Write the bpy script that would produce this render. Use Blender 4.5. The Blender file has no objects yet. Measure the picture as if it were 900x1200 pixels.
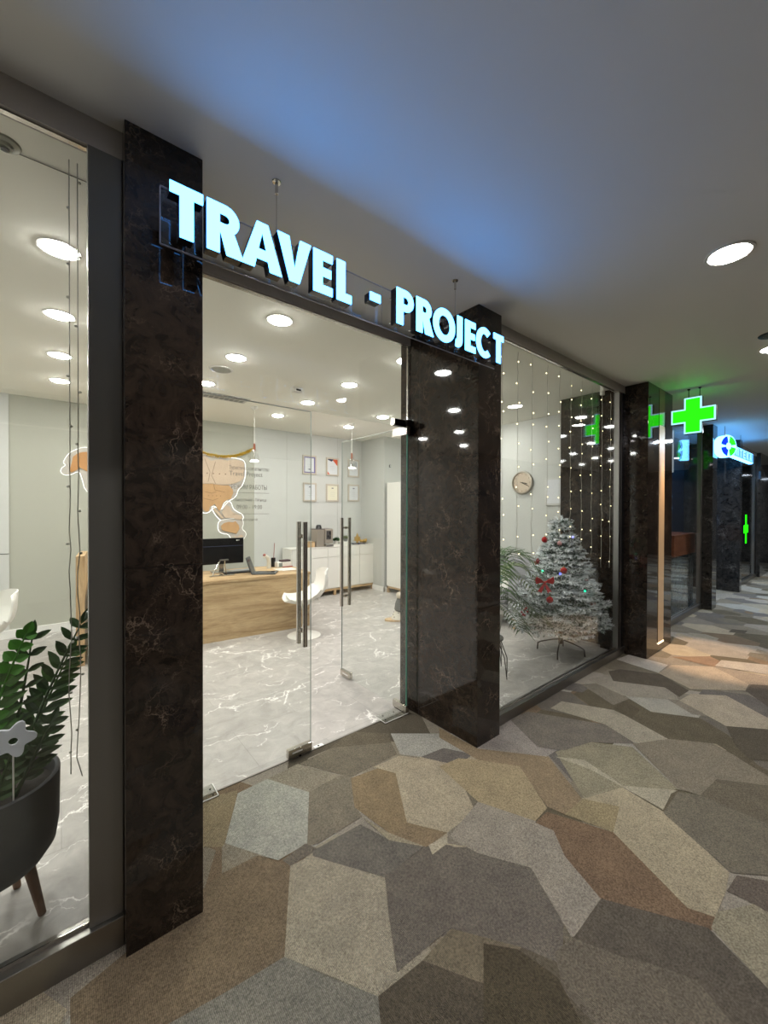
import bpy, bmesh, math, random
from mathutils import Vector, Matrix, noise
random.seed(7)
PI = math.pi
scene = bpy.context.scene
col = scene.collection
def srgb(*c):
    if len(c) == 1: c = c[0]
    return tuple(((x/255)/12.92 if x/255 <= .04045 else ((x/255+.055)/1.055)**2.4) for x in c)

# ------------------------------------------------------------------ materials
def newmat(name):
    m = bpy.data.materials.new(name); m.use_nodes = True
    nt = m.node_tree; nt.nodes.clear()
    out = nt.nodes.new('ShaderNodeOutputMaterial')
    return m, nt, out
def N(nt, t, **kw):
    n = nt.nodes.new(t)
    for k, v in kw.items():
        if k in n.bl_rna.properties: setattr(n, k, v)
        else: n.inputs[k].default_value = v
    return n
def ramp(nt, fac, stops, interp='LINEAR'):
    r = nt.nodes.new('ShaderNodeValToRGB'); r.color_ramp.interpolation = interp
    e = r.color_ramp.elements
    while len(e) < len(stops): e.new(.5)
    for i, (p, c) in enumerate(stops):
        e[i].position = p; e[i].color = (c[0], c[1], c[2], 1)
    nt.links.new(fac, r.inputs[0]); return r.outputs[0]
def mixc(nt, fac, a, b, mode='MIX'):
    m = nt.nodes.new('ShaderNodeMix'); m.data_type = 'RGBA'; m.blend_type = mode
    for s, v in ((m.inputs[0], fac), (m.inputs[6], a), (m.inputs[7], b)):
        if hasattr(v, 'links'): nt.links.new(v, s)
        elif isinstance(v, (int, float)): s.default_value = v
        else: s.default_value = (v[0], v[1], v[2], 1)
    return m.outputs[2]
def plain(name, rgb, rough=.5, metal=0, spec=.5, bump=0, bscale=200, var=0, coat=0, em=None, es=0, trans=0):
    m, nt, out = newmat(name)
    b = N(nt, 'ShaderNodeBsdfPrincipled', Roughness=rough, Metallic=metal)
    b.inputs['Specular IOR Level'].default_value = spec
    b.inputs['Coat Weight'].default_value = coat
    b.inputs['Transmission Weight'].default_value = trans
    tc = N(nt, 'ShaderNodeTexCoord')
    nz = N(nt, 'ShaderNodeTexNoise', Scale=bscale, Detail=3.0)
    nt.links.new(tc.outputs['Object'], nz.inputs['Vector'])
    c = srgb(rgb)
    v = var if var else .04
    cc = mixc(nt, nz.outputs['Fac'], tuple(x*(1-v) for x in c), tuple(min(1, x*(1+v)) for x in c))
    nt.links.new(cc, b.inputs['Base Color'])
    if bump:
        bp = N(nt, 'ShaderNodeBump', Strength=bump, Distance=.002)
        nt.links.new(nz.outputs['Fac'], bp.inputs['Height']); nt.links.new(bp.outputs[0], b.inputs['Normal'])
    if em:
        b.inputs['Emission Color'].default_value = (*em, 1); b.inputs['Emission Strength'].default_value = es
    nt.links.new(b.outputs[0], out.inputs[0]); return m
def emit(name, rgb, s):
    m, nt, out = newmat(name)
    e = N(nt, 'ShaderNodeEmission', Strength=s); e.inputs[0].default_value = (*rgb, 1)
    nt.links.new(e.outputs[0], out.inputs[0]); return m
def glassmat(name, tint=(.97, .985, .975), f0=.04, amt=1.0):
    # clear sheet glass: see-through with a mirror layer that grows at grazing angles
    m, nt, out = newmat(name)
    g = N(nt, 'ShaderNodeNewGeometry')
    dt = N(nt, 'ShaderNodeVectorMath', operation='DOT_PRODUCT')
    nt.links.new(g.outputs['Normal'], dt.inputs[0]); nt.links.new(g.outputs['Incoming'], dt.inputs[1])
    ab = N(nt, 'ShaderNodeMath', operation='ABSOLUTE'); nt.links.new(dt.outputs['Value'], ab.inputs[0])
    om = N(nt, 'ShaderNodeMath', operation='SUBTRACT'); om.inputs[0].default_value = 1; nt.links.new(ab.outputs[0], om.inputs[1])
    pw = N(nt, 'ShaderNodeMath', operation='POWER'); nt.links.new(om.outputs[0], pw.inputs[0]); pw.inputs[1].default_value = 5
    ma = N(nt, 'ShaderNodeMath', operation='MULTIPLY_ADD'); nt.links.new(pw.outputs[0], ma.inputs[0])
    ma.inputs[1].default_value = (1-f0)*amt; ma.inputs[2].default_value = f0*amt
    t = N(nt, 'ShaderNodeBsdfTransparent'); t.inputs[0].default_value = (*tint, 1)
    gl = N(nt, 'ShaderNodeBsdfGlossy', Roughness=0.0)
    mx = N(nt, 'ShaderNodeMixShader')
    nt.links.new(ma.outputs[0], mx.inputs[0]); nt.links.new(t.outputs[0], mx.inputs[1]); nt.links.new(gl.outputs[0], mx.inputs[2])
    nt.links.new(mx.outputs[0], out.inputs[0]); return m
def marble(name, base, blotch, vein, rough=.04, scale=1.0, spec=.5, veinamt=1.0):
    m, nt, out = newmat(name)
    tc = N(nt, 'ShaderNodeTexCoord')
    n0 = N(nt, 'ShaderNodeTexNoise', Scale=3.0*scale, Detail=6.0, Roughness=.6)
    nt.links.new(tc.outputs['Object'], n0.inputs['Vector'])
    n1 = N(nt, 'ShaderNodeTexNoise', Scale=9.0*scale, Detail=10.0, Roughness=.72, Distortion=1.2)
    nt.links.new(tc.outputs['Object'], n1.inputs['Vector'])
    c = ramp(nt, n1.outputs['Fac'], [(.36, base), (.5, tuple((a+b)/2 for a, b in zip(base, blotch))), (.68, blotch)])
    w = N(nt, 'ShaderNodeVectorMath', operation='MULTIPLY_ADD')
    nt.links.new(n0.outputs['Color'], w.inputs[0]); w.inputs[1].default_value = (.55/scale,)*3
    nt.links.new(tc.outputs['Object'], w.inputs[2])
    for sc, wd, k in ((5.0, .022, 1.0), (13.0, .03, .6)):
        vo = N(nt, 'ShaderNodeTexVoronoi', feature='DISTANCE_TO_EDGE', Scale=sc*scale)
        nt.links.new(w.outputs[0], vo.inputs['Vector'])
        f = ramp(nt, vo.outputs['Distance'], [(0, (1, 1, 1)), (wd, (0, 0, 0))])
        n2 = N(nt, 'ShaderNodeTexNoise', Scale=4.0*scale, Detail=4.0); nt.links.new(tc.outputs['Object'], n2.inputs['Vector'])
        g = ramp(nt, n2.outputs['Fac'], [(.48, (0, 0, 0)), (.66, (k*veinamt,)*3)])
        mul = N(nt, 'ShaderNodeMath', operation='MULTIPLY'); nt.links.new(f, mul.inputs[0]); nt.links.new(g, mul.inputs[1])
        c = mixc(nt, mul.outputs[0], c, vein)
    b = N(nt, 'ShaderNodeBsdfPrincipled', Roughness=rough); b.inputs['Specular IOR Level'].default_value = spec
    nt.links.new(c, b.inputs['Base Color']); nt.links.new(b.outputs[0], out.inputs[0]); return m

M = {}
M['marble'] = marble('dark_marble', (.007, .0052, .004), (.040, .028, .020), (.17, .125, .09), scale=1.35)
M['marble_lobby'] = marble('dark_marble_far', (.008, .008, .008), (.05, .045, .04), (.2, .19, .17), scale=1.1)
M['steel'] = plain('brushed_steel', (132, 130, 126), .28, 1, bump=.12, bscale=400)
_s = M['steel'].node_tree; _b = next(n for n in _s.nodes if n.type == 'BSDF_PRINCIPLED')
_t = _s.nodes.new('ShaderNodeTangent'); _t.direction_type = 'RADIAL'; _t.axis = 'Z'
_s.links.new(_t.outputs[0], _b.inputs['Tangent']); _b.inputs['Anisotropic'].default_value = .9; _b.inputs['Anisotropic Rotation'].default_value = .25
_b.inputs['Roughness'].default_value = .33
M['steel_sill'] = plain('brushed_steel_sill', (150, 147, 142), .32, 1, bump=.1, bscale=300)
M['header'] = plain('bronze_header', (176, 170, 164), .5, .1)
M['chrome'] = plain('satin_chrome', (205, 200, 192), .18, 1)
M['handle'] = plain('handle_steel', (224, 218, 212), .26, 1)
M['glass'] = glassmat('sheet_glass')
M['glass_edge'] = plain('green_glass_edge', (96, 150, 130), .2, 0, em=(.1, .35, .25), es=.12)  # faint green glow put into the edge, which is no lamp
M['acrylic'] = glassmat('clear_acrylic', (.93, .94, .95), .05)
M['ceil'] = plain('corridor_ceiling_paint', (226, 224, 220), .7, bump=.1, bscale=900)
M['shopceil'] = plain('shop_ceiling_paint', (243, 241, 230), .8)
M['shopwall'] = plain('shop_wall_white', (204, 205, 200), .6, bump=.05, bscale=60, var=.015)
M['greywall'] = plain('grey_green_wall', (178, 178, 165), .55, var=.03, bscale=30)
M['clockwall'] = plain('warm_white_wall', (188, 189, 183), .6, var=.015)
M['white'] = plain('white_lacquer', (228, 226, 218), .35)
M['gap'] = plain('dark_gap', (20, 18, 17), .8)
M['black'] = plain('black_plastic', (18, 18, 20), .25)
M['blackmetal'] = plain('black_metal', (26, 24, 23), .35, .8)
M['letterside'] = plain('letter_return_black', (16, 18, 24), .18, 0)
M['letterface'] = emit('letter_face_light', (.068, .36, 1.0), 8.5)
M['green'] = emit('green_led', (.014, 1.0, .004), 2.0)
M['cyanedge'] = emit('pale_cyan_led', (.42, .9, 1.0), 1.15)
M['discwhite'] = emit('lightbox_white', (.14, .5, 1.0), 5)
M['discblue'] = emit('lightbox_blue', (.01, .05, .9), 1.0)
M['discgreen'] = emit('lightbox_green', (.04, 1.0, .03), 1.1)
M['panelglow'] = emit('panel_edge_light', (.10, .42, 1.0), 7)
M['lamp'] = emit('lamp_disc', (1, .99, .955), 150)
M['corlamp'] = emit('corridor_lamp_disc', (1, .94, .93), 215)
M['trimring'] = plain('lamp_trim_white', (215, 212, 205), .5)
M['floorplate'] = glassmat('clear_plate', (.97, .98, .97), .10)

def carpet_mat():
    m, nt, out = newmat('patterned_carpet')
    a = N(nt, 'ShaderNodeVertexColor', layer_name='tone')
    tc = N(nt, 'ShaderNodeTexCoord')
    nz = N(nt, 'ShaderNodeTexNoise', Scale=170.0, Detail=4.0, Roughness=.8)
    nt.links.new(tc.outputs['Object'], nz.inputs['Vector'])
    n2 = N(nt, 'ShaderNodeTexNoise', Scale=9.0, Detail=4.0); nt.links.new(tc.outputs['Object'], n2.inputs['Vector'])
    wv = N(nt, 'ShaderNodeTexWave', Scale=60.0, Distortion=2.5, Detail=2.0)
    wv.bands_direction = 'X'
    nt.links.new(tc.outputs['Object'], wv.inputs['Vector'])
    f = ramp(nt, nz.outputs['Fac'], [(.34, (.5, .5, .5)), (.66, (1.5, 1.5, 1.5))])
    c = mixc(nt, 1.0, a.outputs[0], f, 'MULTIPLY')
    f2 = ramp(nt, n2.outputs['Fac'], [(.3, (.9, .9, .9)), (.7, (1.1, 1.09, 1.06))])
    c = mixc(nt, 1.0, c, f2, 'MULTIPLY')
    f3 = ramp(nt, wv.outputs['Fac'], [(0, (.82, .82, .82)), (1, (1.14, 1.14, 1.14))])
    c = mixc(nt, 1.0, c, f3, 'MULTIPLY')
    b = N(nt, 'ShaderNodeBsdfPrincipled', Roughness=.95); b.inputs['Specular IOR Level'].default_value = .1
    nt.links.new(c, b.inputs['Base Color'])
    bp = N(nt, 'ShaderNodeBump', Strength=.5, Distance=.003)
    ad = N(nt, 'ShaderNodeMath', operation='ADD'); nt.links.new(nz.outputs['Fac'], ad.inputs[0]); nt.links.new(wv.outputs['Fac'], ad.inputs[1])
    nt.links.new(ad.outputs[0], bp.inputs['Height']); nt.links.new(bp.outputs[0], b.inputs['Normal'])
    nt.links.new(b.outputs[0], out.inputs[0]); return m
M['carpet'] = carpet_mat()

def stonefloor_mat():
    m, nt, out = newmat('grey_veined_floor')
    tc = N(nt, 'ShaderNodeTexCoord')
    mp = N(nt, 'ShaderNodeMapping'); mp.inputs['Rotation'].default_value = (0, 0, .0)
    nt.links.new(tc.outputs['Object'], mp.inputs['Vector'])
    n0 = N(nt, 'ShaderNodeTexNoise', Scale=2.2, Detail=6.0, Roughness=.6); nt.links.new(mp.outputs[0], n0.inputs['Vector'])
    n1 = N(nt, 'ShaderNodeTexNoise', Scale=7.0, Detail=8.0, Roughness=.65, Distortion=.8); nt.links.new(mp.outputs[0], n1.inputs['Vector'])
    c = ramp(nt, n1.outputs['Fac'], [(.3, srgb(158, 154, 149)), (.7, srgb(188, 184, 178))])
    # tiles: each tile its own slight tone
    br = N(nt, 'ShaderNodeTexBrick', Scale=1.0)
    br.inputs['Brick Width'].default_value = .92; br.inputs['Row Height'].default_value = .46
    br.inputs['Mortar Size'].default_value = .0015
    br.inputs['Color1'].default_value = (.93, .93, .93, 1); br.inputs['Color2'].default_value = (1.06, 1.05, 1.05, 1)
    br.inputs['Mortar'].default_value = (.72, .72, .72, 1)
    nt.links.new(mp.outputs[0], br.inputs['Vector'])
    c = mixc(nt, 1.0, c, br.outputs['Color'], 'MULTIPLY')
    w = N(nt, 'ShaderNodeVectorMath', operation='MULTIPLY_ADD')
    nt.links.new(n0.outputs['Color'], w.inputs[0]); w.inputs[1].default_value = (.55, .55, .55); nt.links.new(mp.outputs[0], w.inputs[2])
    mp2 = N(nt, 'ShaderNodeMapping'); mp2.inputs['Rotation'].default_value = (0, 0, .5); mp2.inputs['Scale'].default_value = (.65, 1.5, 1)
    nt.links.new(w.outputs[0], mp2.inputs['Vector'])
    for sc, wd, lo in ((1.3, .011, .46), (2.9, .013, .50)):
        vo = N(nt, 'ShaderNodeTexVoronoi', feature='DISTANCE_TO_EDGE', Scale=sc); nt.links.new(mp2.outputs[0], vo.inputs['Vector'])
        f = ramp(nt, vo.outputs['Distance'], [(0, (1, 1, 1)), (wd, (0, 0, 0))])
        n2 = N(nt, 'ShaderNodeTexNoise', Scale=1.9*sc, Detail=3.0); nt.links.new(tc.outputs['Object'], n2.inputs['Vector'])
        g = ramp(nt, n2.outputs['Fac'], [(lo, (0, 0, 0)), (lo+.07, (1, 1, 1))])
        mul = N(nt, 'ShaderNodeMath', operation='MULTIPLY'); nt.links.new(f, mul.inputs[0]); nt.links.new(g, mul.inputs[1])
        c = mixc(nt, mul.outputs[0], c, srgb(246, 243, 238))
    b = N(nt, 'ShaderNodeBsdfPrincipled', Roughness=.34); b.inputs['Specular IOR Level'].default_value = .35
    nt.links.new(c, b.inputs['Base Color']); nt.links.new(b.outputs[0], out.inputs[0]); return m
M['stonefloor'] = stonefloor_mat()

def wood(name, c1, c2, c3, axis='X', rough=.5, s=1.0):
    m, nt, out = newmat(name)
    tc = N(nt, 'ShaderNodeTexCoord'); mp = N(nt, 'ShaderNodeMapping')
    k = {'X': (.6, 5, 5), 'Y': (5, .6, 5), 'Z': (5, 5, .6)}[axis]
    mp.inputs['Scale'].default_value = tuple(x*s for x in k)
    nt.links.new(tc.outputs['Object'], mp.inputs['Vector'])
    n1 = N(nt, 'ShaderNodeTexNoise', Scale=2.2, Detail=8.0, Roughness=.62, Distortion=.9); nt.links.new(mp.outputs[0], n1.inputs['Vector'])
    n2 = N(nt, 'ShaderNodeTexNoise', Scale=16.0, Detail=5.0, Roughness=.7); nt.links.new(mp.outputs[0], n2.inputs['Vector'])
    c = ramp(nt, n1.outputs['Fac'], [(.28, srgb(c1)), (.5, srgb(c2)), (.72, srgb(c3))])
    g = ramp(nt, n2.outputs['Fac'], [(.35, (.82, .8, .78)), (.65, (1.06, 1.06, 1.05))])
    c = mixc(nt, 1.0, c, g, 'MULTIPLY')
    b = N(nt, 'ShaderNodeBsdfPrincipled', Roughness=rough)
    nt.links.new(c, b.inputs['Base Color']); nt.links.new(b.outputs[0], out.inputs[0]); return m
M['oak'] = wood('oak_board', (150, 118, 84), (192, 164, 124), (214, 188, 148))
M['oakv'] = wood('oak_board_upright', (150, 118, 84), (188, 158, 118), (206, 178, 138), 'Z')
M['paleoak'] = wood('pale_wood', (178, 146, 106), (208, 178, 136), (222, 196, 158), 'Z', s=2)
M['walnut'] = wood('brown_leg_wood', (92, 60, 38), (120, 82, 54), (140, 98, 66), 'Z', s=2)
M['redwood'] = wood('reddish_wood', (110, 56, 34), (146, 80, 50), (160, 96, 62), 'Z', s=3)
M['counterwood'] = wood('orange_wood', (120, 64, 34), (150, 84, 46), (164, 98, 58))

# ------------------------------------------------------------------ mesh helpers
class MB:
    def __init__(s): s.v = []; s.f = []; s.c = []
    def add(s, vs, fs, c=None):
        n = len(s.v); s.v += [tuple(p) for p in vs]; s.f += [tuple(i+n for i in f) for f in fs]
        s.c += [c]*len(fs); return s
    def box(s, x0, x1, y0, y1, z0, z1, rot=0, cen=None):
        vs = [(x, y, z) for z in (z0, z1) for y in (y0, y1) for x in (x0, x1)]
        if rot:
            cx, cy = cen if cen else ((x0+x1)/2, (y0+y1)/2); a, b = math.cos(rot), math.sin(rot)
            vs = [(cx+(x-cx)*a-(y-cy)*b, cy+(x-cx)*b+(y-cy)*a, z) for x, y, z in vs]
        return s.add(vs, [(0, 2, 3, 1), (4, 5, 7, 6), (0, 1, 5, 4), (2, 6, 7, 3), (0, 4, 6, 2), (1, 3, 7, 5)])
    def tube(s, pts, r, seg=8, caps=True, squash=None):
        pts = [Vector(p) for p in pts]; n = len(pts); rs = r if isinstance(r, (list, tuple)) else [r]*n
        vs = []; fs = []; ref = None
        for i, p in enumerate(pts):
            d = (pts[min(i+1, n-1)]-pts[max(i-1, 0)])
            d = d.normalized() if d.length > 1e-9 else Vector((0, 0, 1))
            if ref is None:
                ref = Vector((0, 0, 1)) if abs(d.z) < .9 else Vector((1, 0, 0))
            u = (ref-d*ref.dot(d))
            if u.length < 1e-4: u = d.orthogonal()
            u.normalize(); w = d.cross(u); ref = u
            for k in range(seg):
                a = 2*PI*k/seg
                vs.append(p+u*math.cos(a)*rs[i]+w*math.sin(a)*rs[i]*(squash or 1))
        for i in range(n-1):
            for k in range(seg):
                k2 = (k+1) % seg
                fs.append((i*seg+k, i*seg+k2, (i+1)*seg+k2, (i+1)*seg+k))
        if caps:
            fs.append(tuple(reversed(range(seg)))); fs.append(tuple((n-1)*seg+k for k in range(seg)))
        return s.add(vs, fs)
    def lathe(s, prof, cx=0, cy=0, seg=32, axis='Z'):
        vs = []; fs = []; m = len(prof)
        for k in range(seg):
            a = 2*PI*k/seg
            for r, z in prof:
                vs.append((cx+r*math.cos(a), cy+r*math.sin(a), z))
        for k in range(seg):
            k2 = (k+1) % seg
            for i in range(m-1):
                fs.append((k*m+i, k2*m+i, k2*m+i+1, k*m+i+1))
        return s.add(vs, fs)
    def ball(s, c, r, seg=12, rings=8, sc=(1, 1, 1)):
        vs = [(c[0], c[1], c[2]-r*sc[2])]; fs = []
        for i in range(1, rings):
            t = PI*i/rings
            for k in range(seg):
                a = 2*PI*k/seg
                vs.append((c[0]+r*sc[0]*math.sin(t)*math.cos(a), c[1]+r*sc[1]*math.sin(t)*math.sin(a), c[2]-r*sc[2]*math.cos(t)))
        vs.append((c[0], c[1], c[2]+r*sc[2]))
        for k in range(seg): fs.append((0, 1+(k+1) % seg, 1+k))
        for i in range(rings-2):
            for k in range(seg):
                a, b = 1+i*seg+k, 1+i*seg+(k+1) % seg
                fs.append((a, b, b+seg, a+seg))
        o = 1+(rings-2)*seg
        for k in range(seg): fs.append((o+k, o+(k+1) % seg, len(vs)-1))
        return s.add(vs, fs)
    def build(s, name, mat, parent=None, bev=0, smooth=False, loc=None, local=False):
        me = bpy.data.meshes.new(name)
        base = Vector((0, 0, 0))
        if parent is not None and not local:
            base = parent['_o'] if False else world_of(parent)
        vs = [Vector(p)-base for p in s.v] if not local else s.v
        me.from_pydata([tuple(p) for p in vs], [], s.f); me.validate(); 
        me.materials.append(mat)
        if smooth:
            for p in me.polygons: p.use_smooth = True
            try: me.set_sharp_from_angle(angle=math.radians(42))
            except Exception: pass
        me.update()
        o = bpy.data.objects.new(name, me); col.objects.link(o)
        if parent is not None: o.parent = parent
        if loc: o.location = loc
        if bev:
            b = o.modifiers.new('edge', 'BEVEL'); b.width = bev; b.segments = 2; b.limit_method = 'ANGLE'
        return o
def world_of(o):
    p = Vector((0, 0, 0))
    while o is not None:
        p += Vector(o.location); o = o.parent
    return p
def recenter(o, c):
    "put a single-mesh thing's origin at its base"
    c = Vector(c); o.data.transform(Matrix.Translation(-c)); o.location = c; return o
def tag(o, label, cat, group=None, kind=None):
    if label: o['label'] = label
    if cat: o['category'] = cat
    if group: o['group'] = group
    if kind: o['kind'] = kind
    return o
def thing(name, loc, label, cat, group=None, kind=None, rz=0):
    o = bpy.data.objects.new(name, None); col.objects.link(o); o.location = loc
    o.rotation_euler = (0, 0, rz); o.empty_display_size = .1
    return tag(o, label, cat, group, kind)
def structure(o):
    o['kind'] = 'structure'; return o
def copy_tree(o, parent=None):
    c = o.copy(); col.objects.link(c); c.parent = parent
    for ch in [x for x in col.objects if x.parent == o]: copy_tree(ch, c)
    return c
def outline(loops, depth, axis='Y', bevel=0):
    "filled outline (outer loops and holes) in the X-Z plane, thickness along +Y"
    cu = bpy.data.curves.new('tmp', 'CURVE'); cu.dimensions = '2D'; cu.fill_mode = 'BOTH'
    for lp in loops:
        sp = cu.splines.new('POLY'); sp.points.add(len(lp)-1)
        for i, (x, z) in enumerate(lp): sp.points[i].co = (x, z, 0, 1)
        sp.use_cyclic_u = True
    cu.extrude = depth/2
    o = bpy.data.objects.new('tmp', cu); col.objects.link(o)
    dg = bpy.context.evaluated_depsgraph_get(); dg.update()
    me = bpy.data.meshes.new_from_object(o.evaluated_get(dg))
    mb = MB()
    vs = [(v.co.x, depth/2-v.co.z, v.co.y) for v in me.vertices]
    mb.add(vs, [tuple(p.vertices) for p in me.polygons])
    bpy.data.objects.remove(o); bpy.data.curves.remove(cu); bpy.data.meshes.remove(me)
    return mb
def textmesh(body, size, width=None, bold=0):
    cu = bpy.data.curves.new('tmp', 'FONT'); cu.body = body; cu.size = size; cu.offset = bold; cu.extrude = .0002
    cu.resolution_u = 3
    o = bpy.data.objects.new('tmp', cu); col.objects.link(o)
    dg = bpy.context.evaluated_depsgraph_get(); dg.update()
    me = bpy.data.meshes.new_from_object(o.evaluated_get(dg))
    xs = [v.co.x for v in me.vertices] or [0, 1]
    x0, x1 = min(xs), max(xs); k = (width/(x1-x0)) if width else 1
    mb = MB(); mb.add([((v.co.x-x0)*k, -v.co.z, v.co.y) for v in me.vertices], [tuple(p.vertices) for p in me.polygons])
    bpy.data.objects.remove(o); bpy.data.curves.remove(cu); bpy.data.meshes.remove(me)
    return mb
def shift(mb, d):
    mb.v = [(x+d[0], y+d[1], z+d[2]) for x, y, z in mb.v]; return mb

# ------------------------------------------------------------------ camera
H = 1.543
cd = bpy.data.cameras.new('camera'); cam = bpy.data.objects.new('camera', cd); col.objects.link(cam)
cd.sensor_fit = 'HORIZONTAL'; cd.sensor_width = 36; cd.lens = 465.1/900*36; cd.clip_start = .02; cd.clip_end = 200
ya, pt, ro = math.radians(50.8), math.radians(-.432), math.radians(.156)
fw = Vector((math.cos(ya)*math.cos(pt), math.sin(ya)*math.cos(pt), math.sin(pt)))
rt = Vector((math.sin(ya), -math.cos(ya), 0)); up = rt.cross(fw)
xr = rt*math.cos(ro)+up*math.sin(ro); yr = -rt*math.sin(ro)+up*math.cos(ro)
mm = Matrix((xr, yr, -fw)).transposed().to_4x4(); mm.translation = (0, 0, H)
cam.matrix_world = mm; scene.camera = cam
scene.view_settings.view_transform = 'Standard'; scene.view_settings.look = 'None'
scene.view_settings.exposure = .22; scene.view_settings.gamma = 1; scene.view_settings.use_curve_mapping = False
scene.cycles.transparent_max_bounces = 32; scene.cycles.max_bounces = 8; scene.cycles.diffuse_bounces = 4
scene.cycles.glossy_bounces = 5; scene.cycles.sample_clamp_indirect = 4; scene.cycles.caustics_reflective = False
scene.cycles.caustics_refractive = False
w = bpy.data.worlds.new('world'); scene.world = w; w.use_nodes = True
w.node_tree.nodes['Background'].inputs[0].default_value = (.5, .5, .55, 1); w.node_tree.nodes['Background'].inputs[1].default_value = .02

ZC, ZS = 2.857, 2.89          # corridor and shop ceilings
YG, YD = 1.665, 2.25          # window plane, door plane
YB = 6.44                     # back wall
# ------------------------------------------------------------------ carpet
def clip(poly, ax, val, keep_less):
    out = []
    for i in range(len(poly)):
        a, b = poly[i], poly[(i+1) % len(poly)]
        ia = (a[ax] <= val) == keep_less or a[ax] == val; ib = (b[ax] <= val) == keep_less or b[ax] == val
        if ia: out.append(a)
        if ia != ib:
            t = (val-a[ax])/(b[ax]-a[ax]); out.append((a[0]+t*(b[0]-a[0]), a[1]+t*(b[1]-a[1])))
    return out
def cliprect(p, r):
    for ax, v, k in ((0, r[0], False), (0, r[1], True), (1, r[2], False), (1, r[3], True)):
        if len(p) < 3: return []
        p = clip(p, ax, v, k)
    return p if len(p) > 2 else []
TONES = [(132, 124, 106), (112, 104, 88), (152, 148, 136), (104, 98, 92), (158, 146, 122), (118, 100, 78), (146, 138, 118),
         (96, 88, 70), (86, 79, 66), (128, 120, 106), (142, 134, 120), (106, 99, 89), (150, 142, 128), (124, 115, 98)]
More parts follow.
